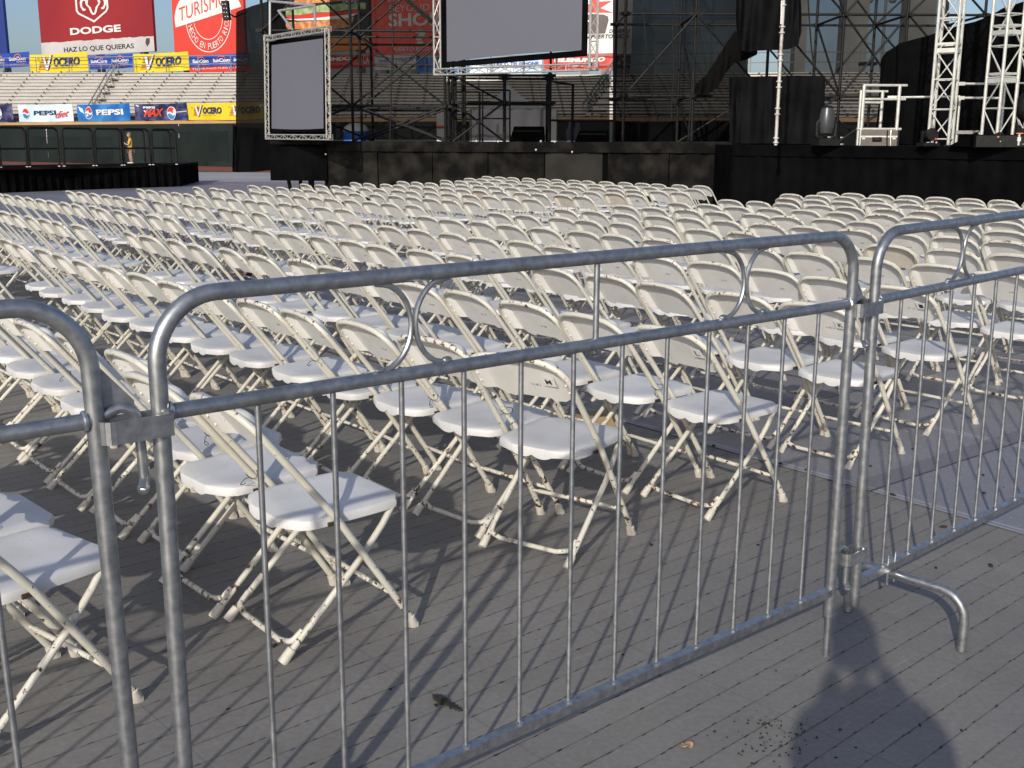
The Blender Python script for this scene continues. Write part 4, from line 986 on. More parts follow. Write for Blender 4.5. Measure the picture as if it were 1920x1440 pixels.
# ------------------------------------------------------------------ black skirted platform with guard rails
def pfd(px): return 30.26+(34.9-30.26)*px/335.
PZ = .68
def ppt(px, off=0., z=0.):
    p = base(px, pfd(px), 0, 330); return V((p.x*(1+off/p.y), p.y+off, z))
pl = empty('platform', ppt(150), 0, 'low black skirted platform with guard rails before the green wall', 'platform')
def skirt(pa, pb, top, mt, dz=0, n=40):
    A_, B_ = ppt(pa), ppt(pb); d = (B_-A_); nrm = V((d.y, -d.x, 0)).normalized()
    return MB().grid(lambda u, v: A_+d*u+nrm*(.03*math.sin(u*n*1.9)+.012*math.sin(u*n*4.3))*(1-v*.8)+V((0, 0, v*top)), n*3, 3, thick=nrm*-.01).build('skirt', mt, None)
inpar(skirt(-90, 124, PZ-.03, MT['black_cloth']), pl); inpar(skirt(124.6, 336, PZ, MT['black_cloth']), pl)
A_, B_ = ppt(336), ppt(336)+V((-.6, 4.2, 0)); 
inpar(MB().grid(lambda u, v: A_.lerp(B_, u)+V((.03*math.sin(u*20), 0, v*PZ)), 20, 2, thick=V((-.02, 0, 0))).build('skirt', MT['black_cloth'], None), pl)
C0, C1 = ppt(-90), ppt(336); bk_ = V((-.6, 4.2, 0))
inpar(MB().hexa([C0+V((0, .05, PZ-.06)), C1+V((-.03, .05, PZ-.06)), C1+bk_+V((0, 0, PZ-.06)), C0+bk_+V((0, 0, PZ-.06)), C0+V((0, .05, PZ)), C1+V((-.03, .05, PZ)), C1+bk_+V((0, 0, PZ)), C0+bk_+V((0, 0, PZ))]).build('deck', MT['black_ply'], None, False), pl)
secs = [(-44, -1, 'cut by the picture edge'), (4, 53, 'first whole one from the picture edge'), (58, 113, 'before the worn wall stripe'), (123, 177.5, 'first over the blacker half of the skirt'), (183, 231, 'just before the child'), (235, 283, 'with the child standing behind it'), (289, 333, 'at the platform corner')]
for i, (pa, pb, lab) in enumerate(secs):
    a, b_ = ppt(pa, .12, PZ), ppt(pb, .12, PZ); up = V((0, 0, 1.07))
    o = empty('guard_rail', a, 0, 'black guard rail frame on the platform edge, '+lab, 'guard rail', 'guard rails along the platform')
    inpar(MB().tube(bend([a, a+up, b_+up, b_], .12, 5), .033, 8).build('frame', MT['black_steel'], None), o)
    inpar(MB().cyl(a+up*.47, b_+up*.47, .026, 8).build('mid_rail', MT['black_steel'], None), o)
    inpar(MB().cyl(a+up*.03, b_+up*.03, .026, 8).build('toe_rail', MT['black_steel'], None), o)
    for q in (a, b_): inpar(MB().box(q+V((0, -.03, -.05)), (.08, .05, .14)).build('clamp', MT['silver'], None, False), o)
for i, (pa, pb) in enumerate(((228, 274), (287, 322))):
    a, b_ = ppt(pa, 2.6, PZ), ppt(pb, 2.6, PZ); up = V((0, 0, 1.07))
    o = empty('guard_rail', a, 0, 'black guard rail frame along the rear edge of the platform, '+('behind the child' if i == 0 else 'near its corner'), 'guard rail', 'guard rails along the platform')
    inpar(MB().tube(bend([a, a+up, b_+up, b_], .12, 5), .033, 8).build('frame', MT['black_steel'], None), o)
    inpar(MB().cyl(a+up*.47, b_+up*.47, .026, 8).build('mid_rail', MT['black_steel'], None), o)

# ------------------------------------------------------------------ people
def skinned(name, joints, edges, mt, parent, sub=2, root=0):
    me = bpy.data.meshes.new(name); me.from_pydata([j[0] for j in joints], edges, [])
    o = bpy.data.objects.new(name, me); COL.objects.link(o)
    sk = o.modifiers.new('s', 'SKIN'); sk.use_smooth_shade = True
    if not me.skin_vertices: bpy.context.view_layer.objects.active = o
    sv = me.skin_vertices[0].data
    for i, j in enumerate(joints):
        r = j[1]; sv[i].radius = r if isinstance(r, tuple) else (r, r)
        sv[i].use_root = (i == root)
    o.modifiers.new('d', 'SUBSURF').levels = sub; o.modifiers['d'].render_levels = sub
    dg = bpy.context.evaluated_depsgraph_get(); dg.update()
    me2 = bpy.data.meshes.new_from_object(o.evaluated_get(dg)); me2.name = name
    bpy.data.objects.remove(o); me2.materials.clear(); me2.materials.append(mt)
    me2.polygons.foreach_set('use_smooth', [True]*len(me2.polygons))
    return link(name, me2, parent)
def head(par, c, s, yaw, hair_mt, short=True):
    """head with brow, nose, mouth, ears, eyes; faces local -y before the yaw; s = head height"""
    g = empty('head_pose', c, yaw); bpy.data.objects.remove(g)
    R_ = Matrix.Rotation(yaw, 3, 'Z'); T = lambda x, y, z: V(c)+R_ @ V((x*s, y*s, z*s))
    def surf(u, v):
        a = 2*math.pi*u; t = math.pi*v; x, y, z = math.sin(t)*math.cos(a), math.sin(t)*math.sin(a), math.cos(t)
        wdt = .36-.09*max(0, -z)**1.3; dep = .42-.05*max(0, -z)
        p = [x*wdt, y*dep, z*.5]
        if y < 0:                                         # face side
            p[1] += .03*max(0, 1-abs(z)*1.2)
            p[1] -= .095*math.exp(-(x/.16)**2-((z+.10)/.16)**2)      # nose
            p[1] -= .025*math.exp(-(x/.35)**2-((z+.52)/.10)**2)+.035*math.exp(-(x/.4)**2-((z+.88)/.12)**2)
            p[1] += .03*math.exp(-((abs(x)-.38)/.15)**2-((z-.06)/.11)**2)  # eye sockets
        return T(*p)
    MB().grid(surf, 36, 26).build('head', MT['skin'], par)
    for sx in (-1, 1):
        MB().ball(T(sx*.135, -.350, .035), .048*s, 8, 6).build('eye', MT['white'], par); MB().ball(T(sx*.135, -.385, .035), .022*s, 6, 5).build('pupil', MT['dark'], par)
        MB().ball(T(sx*.355, .02, -.02), .10*s, 8, 6, (.35, .6, 1)).build('ear', MT['skin'], par)
    MB().tube([T(-.10, -.372, -.265), T(0, -.395, -.270), T(.10, -.372, -.265)], .022*s, 6).build('mouth', MT['red'], par)
    def hr(u, v):
        a = 2*math.pi*u; t = math.pi*.60*v; x, y, z = math.sin(t)*math.cos(a), math.sin(t)*math.sin(a), math.cos(t)
        k = 1.09+.03*math.sin(a*9)*math.sin(t*7); zz = z*.5*k+.015
        if y < -.25: zz = max(zz, .20+.03*math.sin(a*13))
        return T(x*.365*k, y*.425*k+.012, zz)
    MB().grid(hr, 40, 14).build('hair', MT[hair_mt], par)
def hand(par, wrist, dirv, palm_n, s, curl=.5, side=1):
    """palm plus five separate tapering fingers, each its own bent chain"""
    d = V(dirv).normalized(); n = V(palm_n); n = (n-d*n.dot(d)).normalized(); sd = d.cross(n)*side
    w_ = V(wrist); mb = MB()
    mb.grid(lambda u, v: w_+d*s*.50*v+sd*s*(.22+.04*v)*math.cos(2*math.pi*u)+n*s*.085*math.sin(2*math.pi*u), 14, 5)
    for k, (o_, L) in enumerate(((-.19, .40), (-.065, .47), (.065, .44), (.18, .34))):
        p = w_+d*s*.47+sd*s*o_; pts = [p]; a = 0
        for j in range(3): a += curl; p = p+(d*math.cos(a)+n*math.sin(a))*s*L*(.45, .32, .23)[j]; pts.append(p)
        mb.tube([w_+d*s*.30+sd*s*o_*.9]+pts, [.062*s, .060*s, .052*s, .046*s, .036*s], 7)
    p = w_+d*s*.12-sd*s*.20; q = p-sd*s*.16+d*s*.16+n*s*.06; mb.tube([p, q, q+d*s*.16+n*s*.10-sd*s*.02], [.075*s, .062*s, .045*s], 7)
    return mb.build('hand', MT['skin'], par)
def person(loc, rz, hgt, label, top, legs, arms, shoe='shoe', hair='hair', head_yaw=0, front=None, childlike=False):
    """standing figure facing local -y; arms = ((elbow, wrist, hand dir, palm normal), ...) in units of height"""
    r = empty('person', loc, rz, label, 'person'); H = hgt
    hh_ = .165 if childlike else .132; sh_z = .79 if childlike else .815; hip = .47 if childlike else .5
    X = lambda x, y, z: (x*H, y*H, z*H); wk = 1.15 if childlike else 1.
    J = [(X(0, .005, hip), (.088*H*wk, .066*H*wk)), (X(0, -.004, hip+.12), (.080*H*wk, .060*H*wk)), (X(0, .0, sh_z-.07), (.088*H, .062*H)), (X(0, .008, sh_z+.005), (.06*H, .045*H)), (X(0, .003, sh_z+.055), .034*H)]
    E_ = [(0, 1), (1, 2), (2, 3), (3, 4)]
    for sx, (el, wr, hd, pn) in zip((-1, 1), arms):
        b_ = len(J); J += [(X(sx*.098, .004, sh_z-.012), .040*H), (X(*el), .027*H), (X(*wr), .019*H)]; E_ += [(2, b_), (b_, b_+1), (b_+1, b_+2)]
        hand(r, V(X(*wr)), hd, pn, .105*H, .42, sx)
    for sx in (-1, 1):
        b_ = len(J); st = .015*sx
        J += [(X(sx*.050, .004, hip-.035), .056*H*wk), (X(sx*.055, -.010+st, .27), .037*H), (X(sx*.058, .008+st, .05), .024*H)]; E_ += [(0, b_), (b_, b_+1), (b_+1, b_+2)]
    skinned('body', J, E_, MT['skin'], r)
    # clothes: a looser second surface over trunk and upper arms, and over the legs
    S = [(J[0][0][:2]+(J[0][0][2]-.02*H,), (.097*H*wk, .074*H*wk)), (J[1][0], (.091*H*wk, .071*H*wk)), (J[2][0], (.095*H, .070*H)), (J[3][0], (.058*H, .048*H))]
    Es = [(0, 1), (1, 2), (2, 3)]
    for k, sx in enumerate((-1, 1)):
        a = V(J[5+3*k][0]); e = V(J[6+3*k][0]); b_ = len(S); S += [(tuple(a), .047*H), (tuple(a.lerp(e, .72)), .039*H)]; Es += [(2, b_), (b_, b_+1)]
    skinned('shirt', S, Es, MT[top], r)
    L_ = [(X(0, .005, hip+.005), (.093*H*wk, .070*H*wk))]; El = []
    for k in range(2):
        q = 11+3*k; b_ = len(L_); L_ += [(J[q][0], .060*H*wk), (J[q+1][0], .043*H*wk), ((J[q+2][0][0], J[q+2][0][1], .075*H), .036*H*wk)]; El += [(0, b_), (b_, b_+1), (b_+1, b_+2)]
        f = V(J[q+2][0]); MB().grid(lambda u, v: V((f.x+.032*H*math.sin(math.pi*v)**.5*math.cos(2*math.pi*u), f.y-.038*H+.078*H*math.cos(math.pi*v), max(.0, .028*H+.030*H*math.sin(math.pi*v)**.5*math.sin(2*math.pi*u)))), 12, 8).build('shoe', MT[shoe], r)
    skinned('trousers', L_, El, MT[legs], r)
    if front: MB().grid(lambda u, v: V(((-.055+.11*u)*H, -.074*H*wk-.004*H*math.sin(math.pi*u), (hip+.05+(sh_z-hip-.12)*v)*H)), 6, 6).build('shirt_front', MT[front], r)
    head(r, X(0, -.012, 1-hh_/2), hh_*H, head_yaw, hair)
    return r
p = at(246, 300, 35.6)
person((p.x, p.y, PZ), rad(-68), .98, 'small child in a yellow shirt and brown patterned trousers standing on the black platform', 'tshirt', 'shorts',
       (((-.125, -.06, .60), (-.085, -.16, .645), (.2, -.8, .3), (1, 0, 0)), ((.125, -.05, .60), (.085, -.16, .64), (-.2, -.8, .3), (-1, 0, 0))), front='greenpanel', childlike=True)
# the photographer stands behind the camera, leaning a little; only the shadow falls into the picture
ph = person((.27, -.24, 0), rad(180-12), 1.64, 'photographer in a grey shirt and dark jeans standing behind the camera with raised hands', 'shirt', 'denim',
       (((-.125, -.07, .69), (-.045, -.115, .835), (.3, -.25, .5), (.6, .4, 0)), ((.125, -.07, .69), (.045, -.115, .835), (-.3, -.25, .5), (-.6, .4, 0))), shoe='dark')
ph.rotation_euler = (0, rad(-8), rad(180-12)); ph.rotation_euler = (Matrix.Rotation(rad(-8), 3, 'Y') @ Matrix.Rotation(rad(168), 3, 'Z')).to_euler(); ph.scale = (.8, 1, 1)

# ------------------------------------------------------------------ stage
SZ = 1.425
stg = empty('stage', base(900, 24.8), 0, 'long black stage front of scuffed plywood panels under a black valance', 'stage')
def sd(px): return 26.0-1.6*(px-505)/870.
def spt(px, z, off=0): p = base(px, sd(px)); return V((p.x*(1+off/p.y), p.y+off, z))
mb = MB(); k = [spt(505, SZ-.08), spt(1380, SZ-.08), base(2500, 24.4)+V((0, 0, SZ-.08)), base(2300, 36)+V((0, 0, SZ-.08)), base(600, 36)+V((0, 0, SZ-.08))]
mb.poly(list(reversed(k))); mb.poly([q+V((0, 0, .08)) for q in k])
for i in range(len(k)): a, b_ = k[i], k[(i+1) % len(k)]; mb.quad(a, b_, b_+V((0, 0, .08)), a+V((0, 0, .08)))
inpar(mb.build('deck', MT['black_ply'], None, False), stg)
def flat_panel(pa, pb, z0, z1, off, mt, name, wob=.0, n=12):
    A_, B_ = spt(pa, 0, off), spt(pb, 0, off); rr_ = random.Random(int(pa)); ph = rr_.random()*6
    return inpar(MB().grid(lambda u, v: A_.lerp(B_, u)+V((0, -wob*(.5+.5*math.sin(u*n*2.1+ph+v))*(1.2-v)-wob*.4*math.sin(u*n*5+v*3), z0+(z1-z0)*v)), max(2, n*3 if wob else 2), 4 if wob else 1, thick=V((0, .02, 0))).build(name, mt, None, bool(wob)), stg)
flat_panel(612, 1372, 1.20, SZ+.003, -.045, MT['black_ply'], 'valance', .035, 46)
for i, (pa, pb) in enumerate(((612, 706.5), (708.5, 809.5), (811, 914), (916, 1020.5), (1023, 1130.5), (1141, 1255), (1257, 1371))):
    flat_panel(pa, pb, .02, 1.21+.004*(i % 3), -.006+.009*(i % 2), MT['grey_ply'] if i == 4 else MT['black_ply'], 'front_panel', .015 if i > 4 else 0, 5)
flat_panel(610, 1378, .0, 1.38, .06, MT['black_cloth'], 'backing', .0)
flat_panel(505, 612, .52, 1.30, -.03, MT['black_cloth'], 'skirt', .04, 9)
for px, lean in ((527, 18), (558, 4), (571, 12), (583, 0), (606, 6)):
    a = spt(px, SZ-.1, .6); b_ = spt(px+lean, 0, .6); inpar(MB().cyl(a, b_, .045, 7).build('leg', MT['black_steel'], None), stg)
for px, py in ((893, 265), (934, 265.5), (1014, 265), (1040, 266), (1005, 281), (1073, 285), (610, 289)):
    a = spt(px, zat(px, py, sd(px)), -.08); inpar(MB().ball(a, .028, 6, 4).build('staple', MT['silver'], None), stg)
# nearer black draped thrust
def td(px): return 22.6-4.6*(px-1372)/560.
TZ = 1.385
def tpt(px, z, off=0): p = base(px, td(px)); return V((p.x*(1+off/p.y), p.y+off, z))
th = empty('stage_thrust', base(1640, 20.5), 0, 'black cloth draped front part of the stage jutting towards the seats', 'stage')
A_, B_ = tpt(1372, 0), tpt(2080, 0)
inpar(MB().grid(lambda u, v: A_.lerp(B_, u)+V((0, -.035*math.sin(u*70+v*2)*(1-v)-.02*math.sin(u*151), v*(TZ-.02))), 150, 5, thick=V((0, .02, 0))).build('drape', MT['black_cloth'], None), th)
inpar(MB().grid(lambda u, v: A_.lerp(B_, u)+V((0, -.06-.015*math.sin(u*50), TZ-.21+v*.21)), 60, 2, thick=V((0, .03, 0))).build('valance', MT['black_cloth'], None), th)
k = [tpt(1372, TZ), tpt(2080, TZ), base(2080, 25.5)+V((0, 0, TZ)), base(1372, 25.5)+V((0, 0, TZ))]
inpar(MB().hexa([q-V((0, 0, .06)) for q in k]+k).build('deck', MT['black_ply'], None, False), th)
inpar(MB().grid(lambda u, v: A_+V((.0, u*3.0, v*TZ)), 6, 2, thick=V((.02, 0, 0))).build('drape', MT['black_cloth'], None), th)

# ------------------------------------------------------------------ trusses and screens
def truss(parent, name, p, q, w_, mt, r=.022, step=None, ref=None, lr=None):
    """box truss: four chords and zigzag lacing; each chord and each face of lacing its own mesh"""
    p, q = V(p), V(q); t = (q-p).normalized(); ref = V(ref or ((0, 0, 1) if abs(t.z) < .8 else (0, 1, 0)))
    a = (ref-t*ref.dot(t)).normalized(); b_ = t.cross(a); L = (q-p).length; step = step or w_*1.25; n = max(2, int(round(L/step))); lr = lr or r*.55
    cor = [a*sx*w_/2+b_*sy*w_/2 for sx, sy in ((-1, -1), (1, -1), (1, 1), (-1, 1))]
    for c in cor: inpar(MB().cyl(p+c, q+c, r, 7).build('chord', mt, None), parent)
    for f in range(4):
        c1, c2 = cor[f], cor[(f+1) % 4]; mb = MB()
        for i in range(n):
            s0, s1 = p+t*(L*i/n), p+t*(L*(i+1)/n)
            if i % 2 == f % 2: mb.cyl(s0+c1, s1+c2, lr, 5)
            else: mb.cyl(s0+c2, s1+c1, lr, 5)
            if i % 2 == 0: mb.cyl(s0+c1, s0+c2, lr, 5)
        mb.cyl(q+c1, q+c2, lr, 5); inpar(mb.build('lacing', mt, None), parent)
def screen(name, label, tl, tr, br, bl_, o, sag=0.):
    n = (tr-tl).cross(bl_-tl).normalized()
    if n.y > 0: n = -n
    mb = MB()
    fn = lambda u, v: bl_.lerp(br, u).lerp(tl.lerp(tr, u), v)+V((0, 0, sag*math.sin(math.pi*u)*(1-v)))
    inpar(mb.grid(lambda u, v: fn(u, v)+n*.01, 16, 8, thick=n*-.02).build('screen_cloth', MT['screen'], None), o)
    return n, fn
# small screen, turned away to the left
Da, Db = 26.4, 24.15
o = empty('projection_screen', base(556, 25.2), 0, 'small blank grey projection screen in a silver truss frame over the stage skirt', 'screen')
tl, tr, br, bl_ = at(510, 85, Da), at(606, 72, Db), at(607, 241, Db), at(510, 241, Da)
n, fn = screen('screen', '', tl, tr, br, bl_, o, -.02)
bd = lambda a, b_, c, d: inpar(MB().hexa([a-n*.05, b_-n*.05, c-n*.05, d-n*.05, a-n*-.004, b_-n*-.004, c-n*-.004, d-n*-.004]).build('border', MT['black_cloth'], None, False), o)
TL, TR, BR, BL_ = at(504.5, 75, Da), at(610.5, 65.5, Db), at(611, 247.5, Db), at(505.5, 247.5, Da)
bd(TL, TR, tr, tl); bd(bl_, br, BR, BL_); bd(TL, tl, bl_, BL_); bd(tr, TR, BR, br)
tk_ = dict(r=.014, lr=.007)
truss(o, 'truss', at(499.5, 66, Da), at(502, 259, Da), .085, MT['silver'], step=.16, **tk_)
truss(o, 'truss', at(613.5, 55, Db), at(616.5, 259, Db), .085, MT['silver'], step=.12, **tk_)
truss(o, 'truss', at(498, 73, Da), at(617, 54, Db), .10, MT['silver'], step=.22, **tk_)
truss(o, 'truss', at(501, 256.5, Da), at(620, 257.5, Db), .10, MT['silver'], step=.22, **tk_)
for (a, b_) in (((506, 2, 26.6), (590, 10, 25)), ((590, 10, 25), (524, 20, 26.3)), ((590, 10, 25), (591, 46, 24.6)), ((522, 20, 26.2), (548, 55, 25.4)), ((506, 2, 26.6), (506, 68, 26.5))):
    inpar(MB().cyl(at(*a), at(*b_), .028, 7).build('stay', MT['silver'], None), o)
# large screen
Da, Db = 26.0, 23.6
o = empty('projection_screen', base(960, 25), 0, 'big blank grey projection screen hanging high from a silver truss', 'screen')
zt_ = 7.4
bl_, br = at(838.5, 116, Da), at(1090.5, 94, Db); tl, tr = V((bl_.x, bl_.y, zt_)), V((br.x, br.y, zt_))
n, fn = screen('screen', '', tl, tr, br, bl_, o, .035)
BL_, BR = at(829, 127, Da), at(1098.5, 105, Db); TL, TR = V((BL_.x, BL_.y, zt_+.15)), V((BR.x, BR.y, zt_+.15))
bd(bl_, br, BR, BL_); bd(TL, tl, bl_, BL_); bd(tr, TR, BR, br); bd(TL, TR, tr, tl)
a = at(820.5, 139, Da); truss(o, 'truss', a, V((a.x, a.y, zt_)), .145, MT['silver'], r=.022, step=.40, lr=.014)
b_ = at(1112, 127.5, Db-.1); truss(o, 'truss', b_, V((b_.x, b_.y, zt_)), .15, MT['silver'], r=.022, step=.26, lr=.009)
truss(o, 'truss', at(816, 135.5, Da), at(1119, 125, Db), .13, MT['silver'], r=.016, step=.36, lr=.009)
truss(o, 'truss', V((a.x, a.y, zt_+.1)), V((b_.x, b_.y, zt_+.1)), .2, MT['silver'], r=.024)
# truss towers on the stage
def tower(px, D, side, rz, z1, label, zb_=TZ, sleeves=()):
    c = base(px, D); o = empty('truss_tower', (c.x, c.y, zb_), rz, label, 'truss tower', 'aluminium truss towers on the stage')
    h_ = side/2; cs = [(-h_, -h_), (h_, -h_), (h_, h_), (-h_, h_)]
    for i, (x, y) in enumerate(cs):
        MB().cyl((x, y, 0), (x, y, z1-zb_), .027, 9).build('chord', MT['cream_truss'], o)
        MB().box((x, y, .01), (.11, .11, .02)).build('base_plate', MT['black_steel'], o, False)
    st = .50; nn = int((z1-zb_)/st)
    for f in range(4):
        a, b_ = cs[f], cs[(f+1) % 4]; mb = MB()
        for i in range(nn):
            za, zb2 = .12+i*st, .12+(i+1)*st
            mb.cyl((a[0], a[1], za), (b_[0], b_[1], za), .013, 6)
            if (i+f) % 2: a2, b2 = b_, a
            else: a2, b2 = a, b_
            mb.cyl((a2[0], a2[1], za+.02), (b2[0], b2[1], zb2-.02), .012, 6)
        mb.build('lacing', MT['cream_truss'], o)
    for z in sleeves:
        mb = MB()
        for f in range(4):
            a, b_ = V((*cs[f], z-zb_)), V((*cs[(f+1) % 4], z-zb_)); mb.beam(a+V((0, 0, .07)), b_+V((0, 0, .07)), .03, .035); mb.beam(a-V((0, 0, .04)), b_-V((0, 0, .04)), .03, .07)
        mb.build('sleeve_block', MT['cream_truss'], o, False)
    return o
tower(1763, 19.6, .335, rad(58), 6.5, 'aluminium truss tower beside the cloth mound, with a sleeve block part way up', sleeves=(zat(1775, 91, 19.6),))
tower(1868, 18.9, .335, rad(22), 6.5, 'aluminium truss tower behind the black speaker case', sleeves=(zat(1880, 57, 18.9), zat(1875, 147, 18.9)))
tower(1923, 20.6, .32, rad(30), 6.5, 'aluminium truss tower half cut by the picture edge, over the lamps', sleeves=(zat(1915, 12, 20.6),))
for (a, b_, lab) in (((1798, 157, 20.6), (1885, 157.5, 20.2), 'silver pipe joining two truss towers at the upper level'), ((1664, 183, 21.2), (1800, 181, 20.9), 'long silver pipe running behind the handrail to the first tower'), ((1798, 183.5, 20.7), (1878, 184, 20.3), 'silver pipe with a joint block between two truss towers')):
    a, b_ = at(*a), at(*b_); o = empty('pipe', a, 0, lab, 'pipe'); inpar(MB().cyl(a, b_, .022, 8).build('tube', MT['cream_truss'], None), o)
    inpar(MB().beam(a, a.lerp(b_, .14), .06, .06).build('joint', MT['cream_truss'], None, False), o)
    mid = b_; inpar(MB().cyl(V((mid.x, mid.y, TZ)), mid, .022, 8).build('upright', MT['cream_truss'], None), o)
a, b_ = at(1794, 248, 20.4), at(1838, 248, 20.1); o = empty('truss_beam', a, 0, 'short silver beam lying low between two truss towers', 'beam')
inpar(MB().beam(a, b_, .1, .06).build('bar', MT['silver'], None, False), o)
for q in (a, b_): inpar(MB().cyl(V((q.x, q.y, TZ)), q, .03, 8).build('foot', MT['silver'], None), o)

# handrail rack and the flight case before it
hx = lambda px, D: base(px, D, TZ)
o = empty('handrail', hx(1650, 21.2), 0, 'open silver handrail rack standing behind the flight case', 'handrail')
zt_, zm_ = zat(1650, 160, 21), zat(1650, 186, 21)
for px, D in ((1613, 21), (1679, 21), (1608, 21.9), (1648, 21.9)):
    p = hx(px+.5, D); inpar(MB().cyl(p, V((p.x, p.y, zt_-(0.06 if D > 21.5 else 0))), .031, 8).build('post', MT['cream_truss'], None), o)
for z, D, pa, pb in ((zt_, 21, 1611, 1693), (zm_, 21, 1612, 1692), (zt_-.07, 21.9, 1606, 1658), (zm_-.03, 21.9, 1608, 1650), (zat(1650, 242, 21), 21, 1605, 1688)):
    p, q = base(pa, D, z), base(pb, D, z); inpar(MB().cyl(p, q, .024, 8).build('rail', MT['cream_truss'], None), o)
p, q = base(1614, 20.35, TZ), base(1682, 20.1, TZ); mid = (p+q)/2; rz = math.atan2(q.y-p.y, q.x-p.x); Wc = (q-p).length
o = empty('flight_case', mid, rz, 'brown grey metal flight case with a black handle on the stage', 'case')
hc = zat(1650, 244, 20.3)-TZ
MB().box((0, .2, hc*.29), (Wc, .42, hc*.58)).build('body', MT['case'], o, False)
MB().box((0, .2, hc*.795), (Wc+.004, .424, hc*.41)).build('lid', MT['case'], o, False)
MB().box((0, -.012, hc*.585), (Wc+.006, .012, .028)).build('edge_strip', MT['silver'], o, False)
MB().tube(bend([(-.09, -.02, hc*.44), (-.09, -.04, hc*.36), (.03, -.04, hc*.36), (.03, -.02, hc*.44)], .02), .012, 7).build('handle', MT['black_steel'], o)
MB().box((-.03, -.014, hc*.40), (.17, .01, .085)).build('handle_plate', MT['black_steel'], o, False)
for x in (.14, .20): MB().tube([(x, -.015, hc*1.0), (x, -.03, hc*.6), (x+.01, -.03, .0)], .012, 6).build('strap', MT['silver'] if x > .15 else MT['black_steel'], o)
for x in (-Wc/2+.05, Wc/2-.05): MB().box((x, -.012, hc*.5), (.05, .012, .05)).build('latch', MT['silver'], o, False)
# moving head lamp
p = base(1548, 20.6, TZ); o = empty('moving_head_lamp', p, rad(8), 'black moving head stage lamp standing upright on the stage', 'stage lamp')
MB().box((0, 0, .06), (.40, .36, .12)).build('base_box', MT['black_steel'], o, False)
for sx in (-1, 1): MB().tube(bend([(sx*.06, 0, .13), (sx*.175, 0, .16), (sx*.185, 0, .40), (sx*.12, 0, .47)], .05), .035, 8).build('yoke_arm', MT['black_steel'], o)
MB().grid(lambda u, v: V(((.095+.05*math.sin(math.pi*(.15+.8*v)))*math.cos(6.2832*u), (.095+.05*math.sin(math.pi*(.15+.8*v)))*math.sin(6.2832*u)*.9, .22+.46*v)), 18, 10).build('lamp_head', mat('satin grey lamp shell', (.05, .052, .055), rough=.3, scale=5), o)
MB().ball((0, 0, .675), .112, 14, 6, (1, .9, .35)).build('lens', MT['black_steel'], o)
for x, z in ((-.01, .145), (.23, .14), (.24, .02)): MB().ball((x, -.19, z), .026, 7, 5, (1.6, .6, .8)).build('connector', MT['weld'], o)
# rusty standard pole with couplers
a, b_ = base(1455, 20.4, TZ), at(1463.5, 0, 20.4); pt = V((a.x, a.y, 5.6))
o = empty('scaffold_pole', a, 0, 'tall pale scaffold pole with rusty couplers standing before the black drape', 'pole')
MB().cyl((0, 0, 0), (0, 0, 4.2), .030, 10).build('tube', MT['rusty_pole'], o)
for z in [.05, .13]+[.55+.47*i+d for i in range(8) for d in (0, .10)]:
    MB().tube([(0, 0, z-.012), (0, 0, z+.012)], .053, 10).build('coupler', MT['rusty_pole'], o)
MB().cyl((-.03, -.03, 2.1), (-.04, -.03, 2.5), .014, 6).build('white_tie', MT['white'], o)
# speaker case, lamps and black boxes at the edge of the stage
p = base(1884, 17.9, TZ-.02); o = empty('speaker_case', p, rad(-12), 'black speaker case with small sockets on the stage edge', 'speaker')
hc = zat(1880, 250, 17.9)-TZ
MB().box((0, .3, hc/2), (.92, .6, hc)).build('body', MT['black_cloth'], o, False); MB().box((0, -.012, hc/2), (.86, .02, hc*.86)).build('grille', MT['black_steel'], o, False)
for x, z, mk, r_ in ((-.11, .17, 'orange', .018), (-.07, .10, 'silver', .012), (.27, .06, 'silver', .012)): MB().ball((x, -.03, z), r_, 8, 5).build('socket', MT[mk], o)
MB().cyl((.20, -.04, .04), (.20, -.04, hc+.02), .022, 10).build('stand_tube', MT['silver'], o); MB().box((.20, -.045, hc*.66), (.05, .03, .06)).build('tag_plate', MT['white'], o, False); MB().box((.20, -.04, hc+.02), (.10, .06, .014)).build('stand_top', MT['orange'], o, False)
A_ = [base(1782, 18.6, TZ), base(1832, 18.2, TZ), base(1832, 19.2, TZ), base(1790, 19.4, TZ)]
o = empty('cable_ramp', A_[0], 0, 'black cloth ramp sloping up to the speaker case', 'ramp')
inpar(MB().hexa([A_[0], A_[1], A_[2], A_[3], A_[0]+V((0, 0, .015)), A_[1]+V((0, 0, .24)), A_[2]+V((0, 0, .24)), A_[3]+V((0, 0, .015))]).build('cover', MT['black_cloth'], None, False), o)
def floor_lamp_(px, D, label, s=1.):
    p = base(px, D, TZ); o = empty('floor_spotlight', p, rad(10), label, 'spotlight', 'small stage spotlights')
    MB().box((0, 0, .025*s), (.26*s, .2*s, .05*s)).build('base_box', MT['black_steel'], o, False)
    for sx in (-1, 1): MB().box((sx*.11*s, 0, .13*s), (.02, .05, .18*s)).build('bracket', MT['black_steel'], o, False)
    MB().tube([(0, .10*s, .12*s), (0, .04*s, .14*s), (0, -.10*s, .17*s), (0, -.101*s, .17*s)], [.05*s, .085*s, .095*s, .07*s], 14).build('can', MT['black_steel'], o)
    MB().ball((.06*s, -.12*s, .05*s), .022*s, 7, 5).build('connector', MT['weld'], o); MB().ball((.05*s, -.11*s, .1*s), .02*s, 7, 5).build('connector', MT['red'], o)
floor_lamp_(1741, 19.0, 'small black spotlight at the foot of the truss tower nearest the flight case', 1.15)
floor_lamp_(1868, 18.6, 'small black spotlight between the chords of the tower by the speaker case', .9)
p = base(1920, 18.9, TZ); o = empty('moving_head_lamp', (p.x, p.y, TZ+.3), rad(0), 'black moving head stage lamp cut by the picture edge above the speaker case', 'stage lamp')
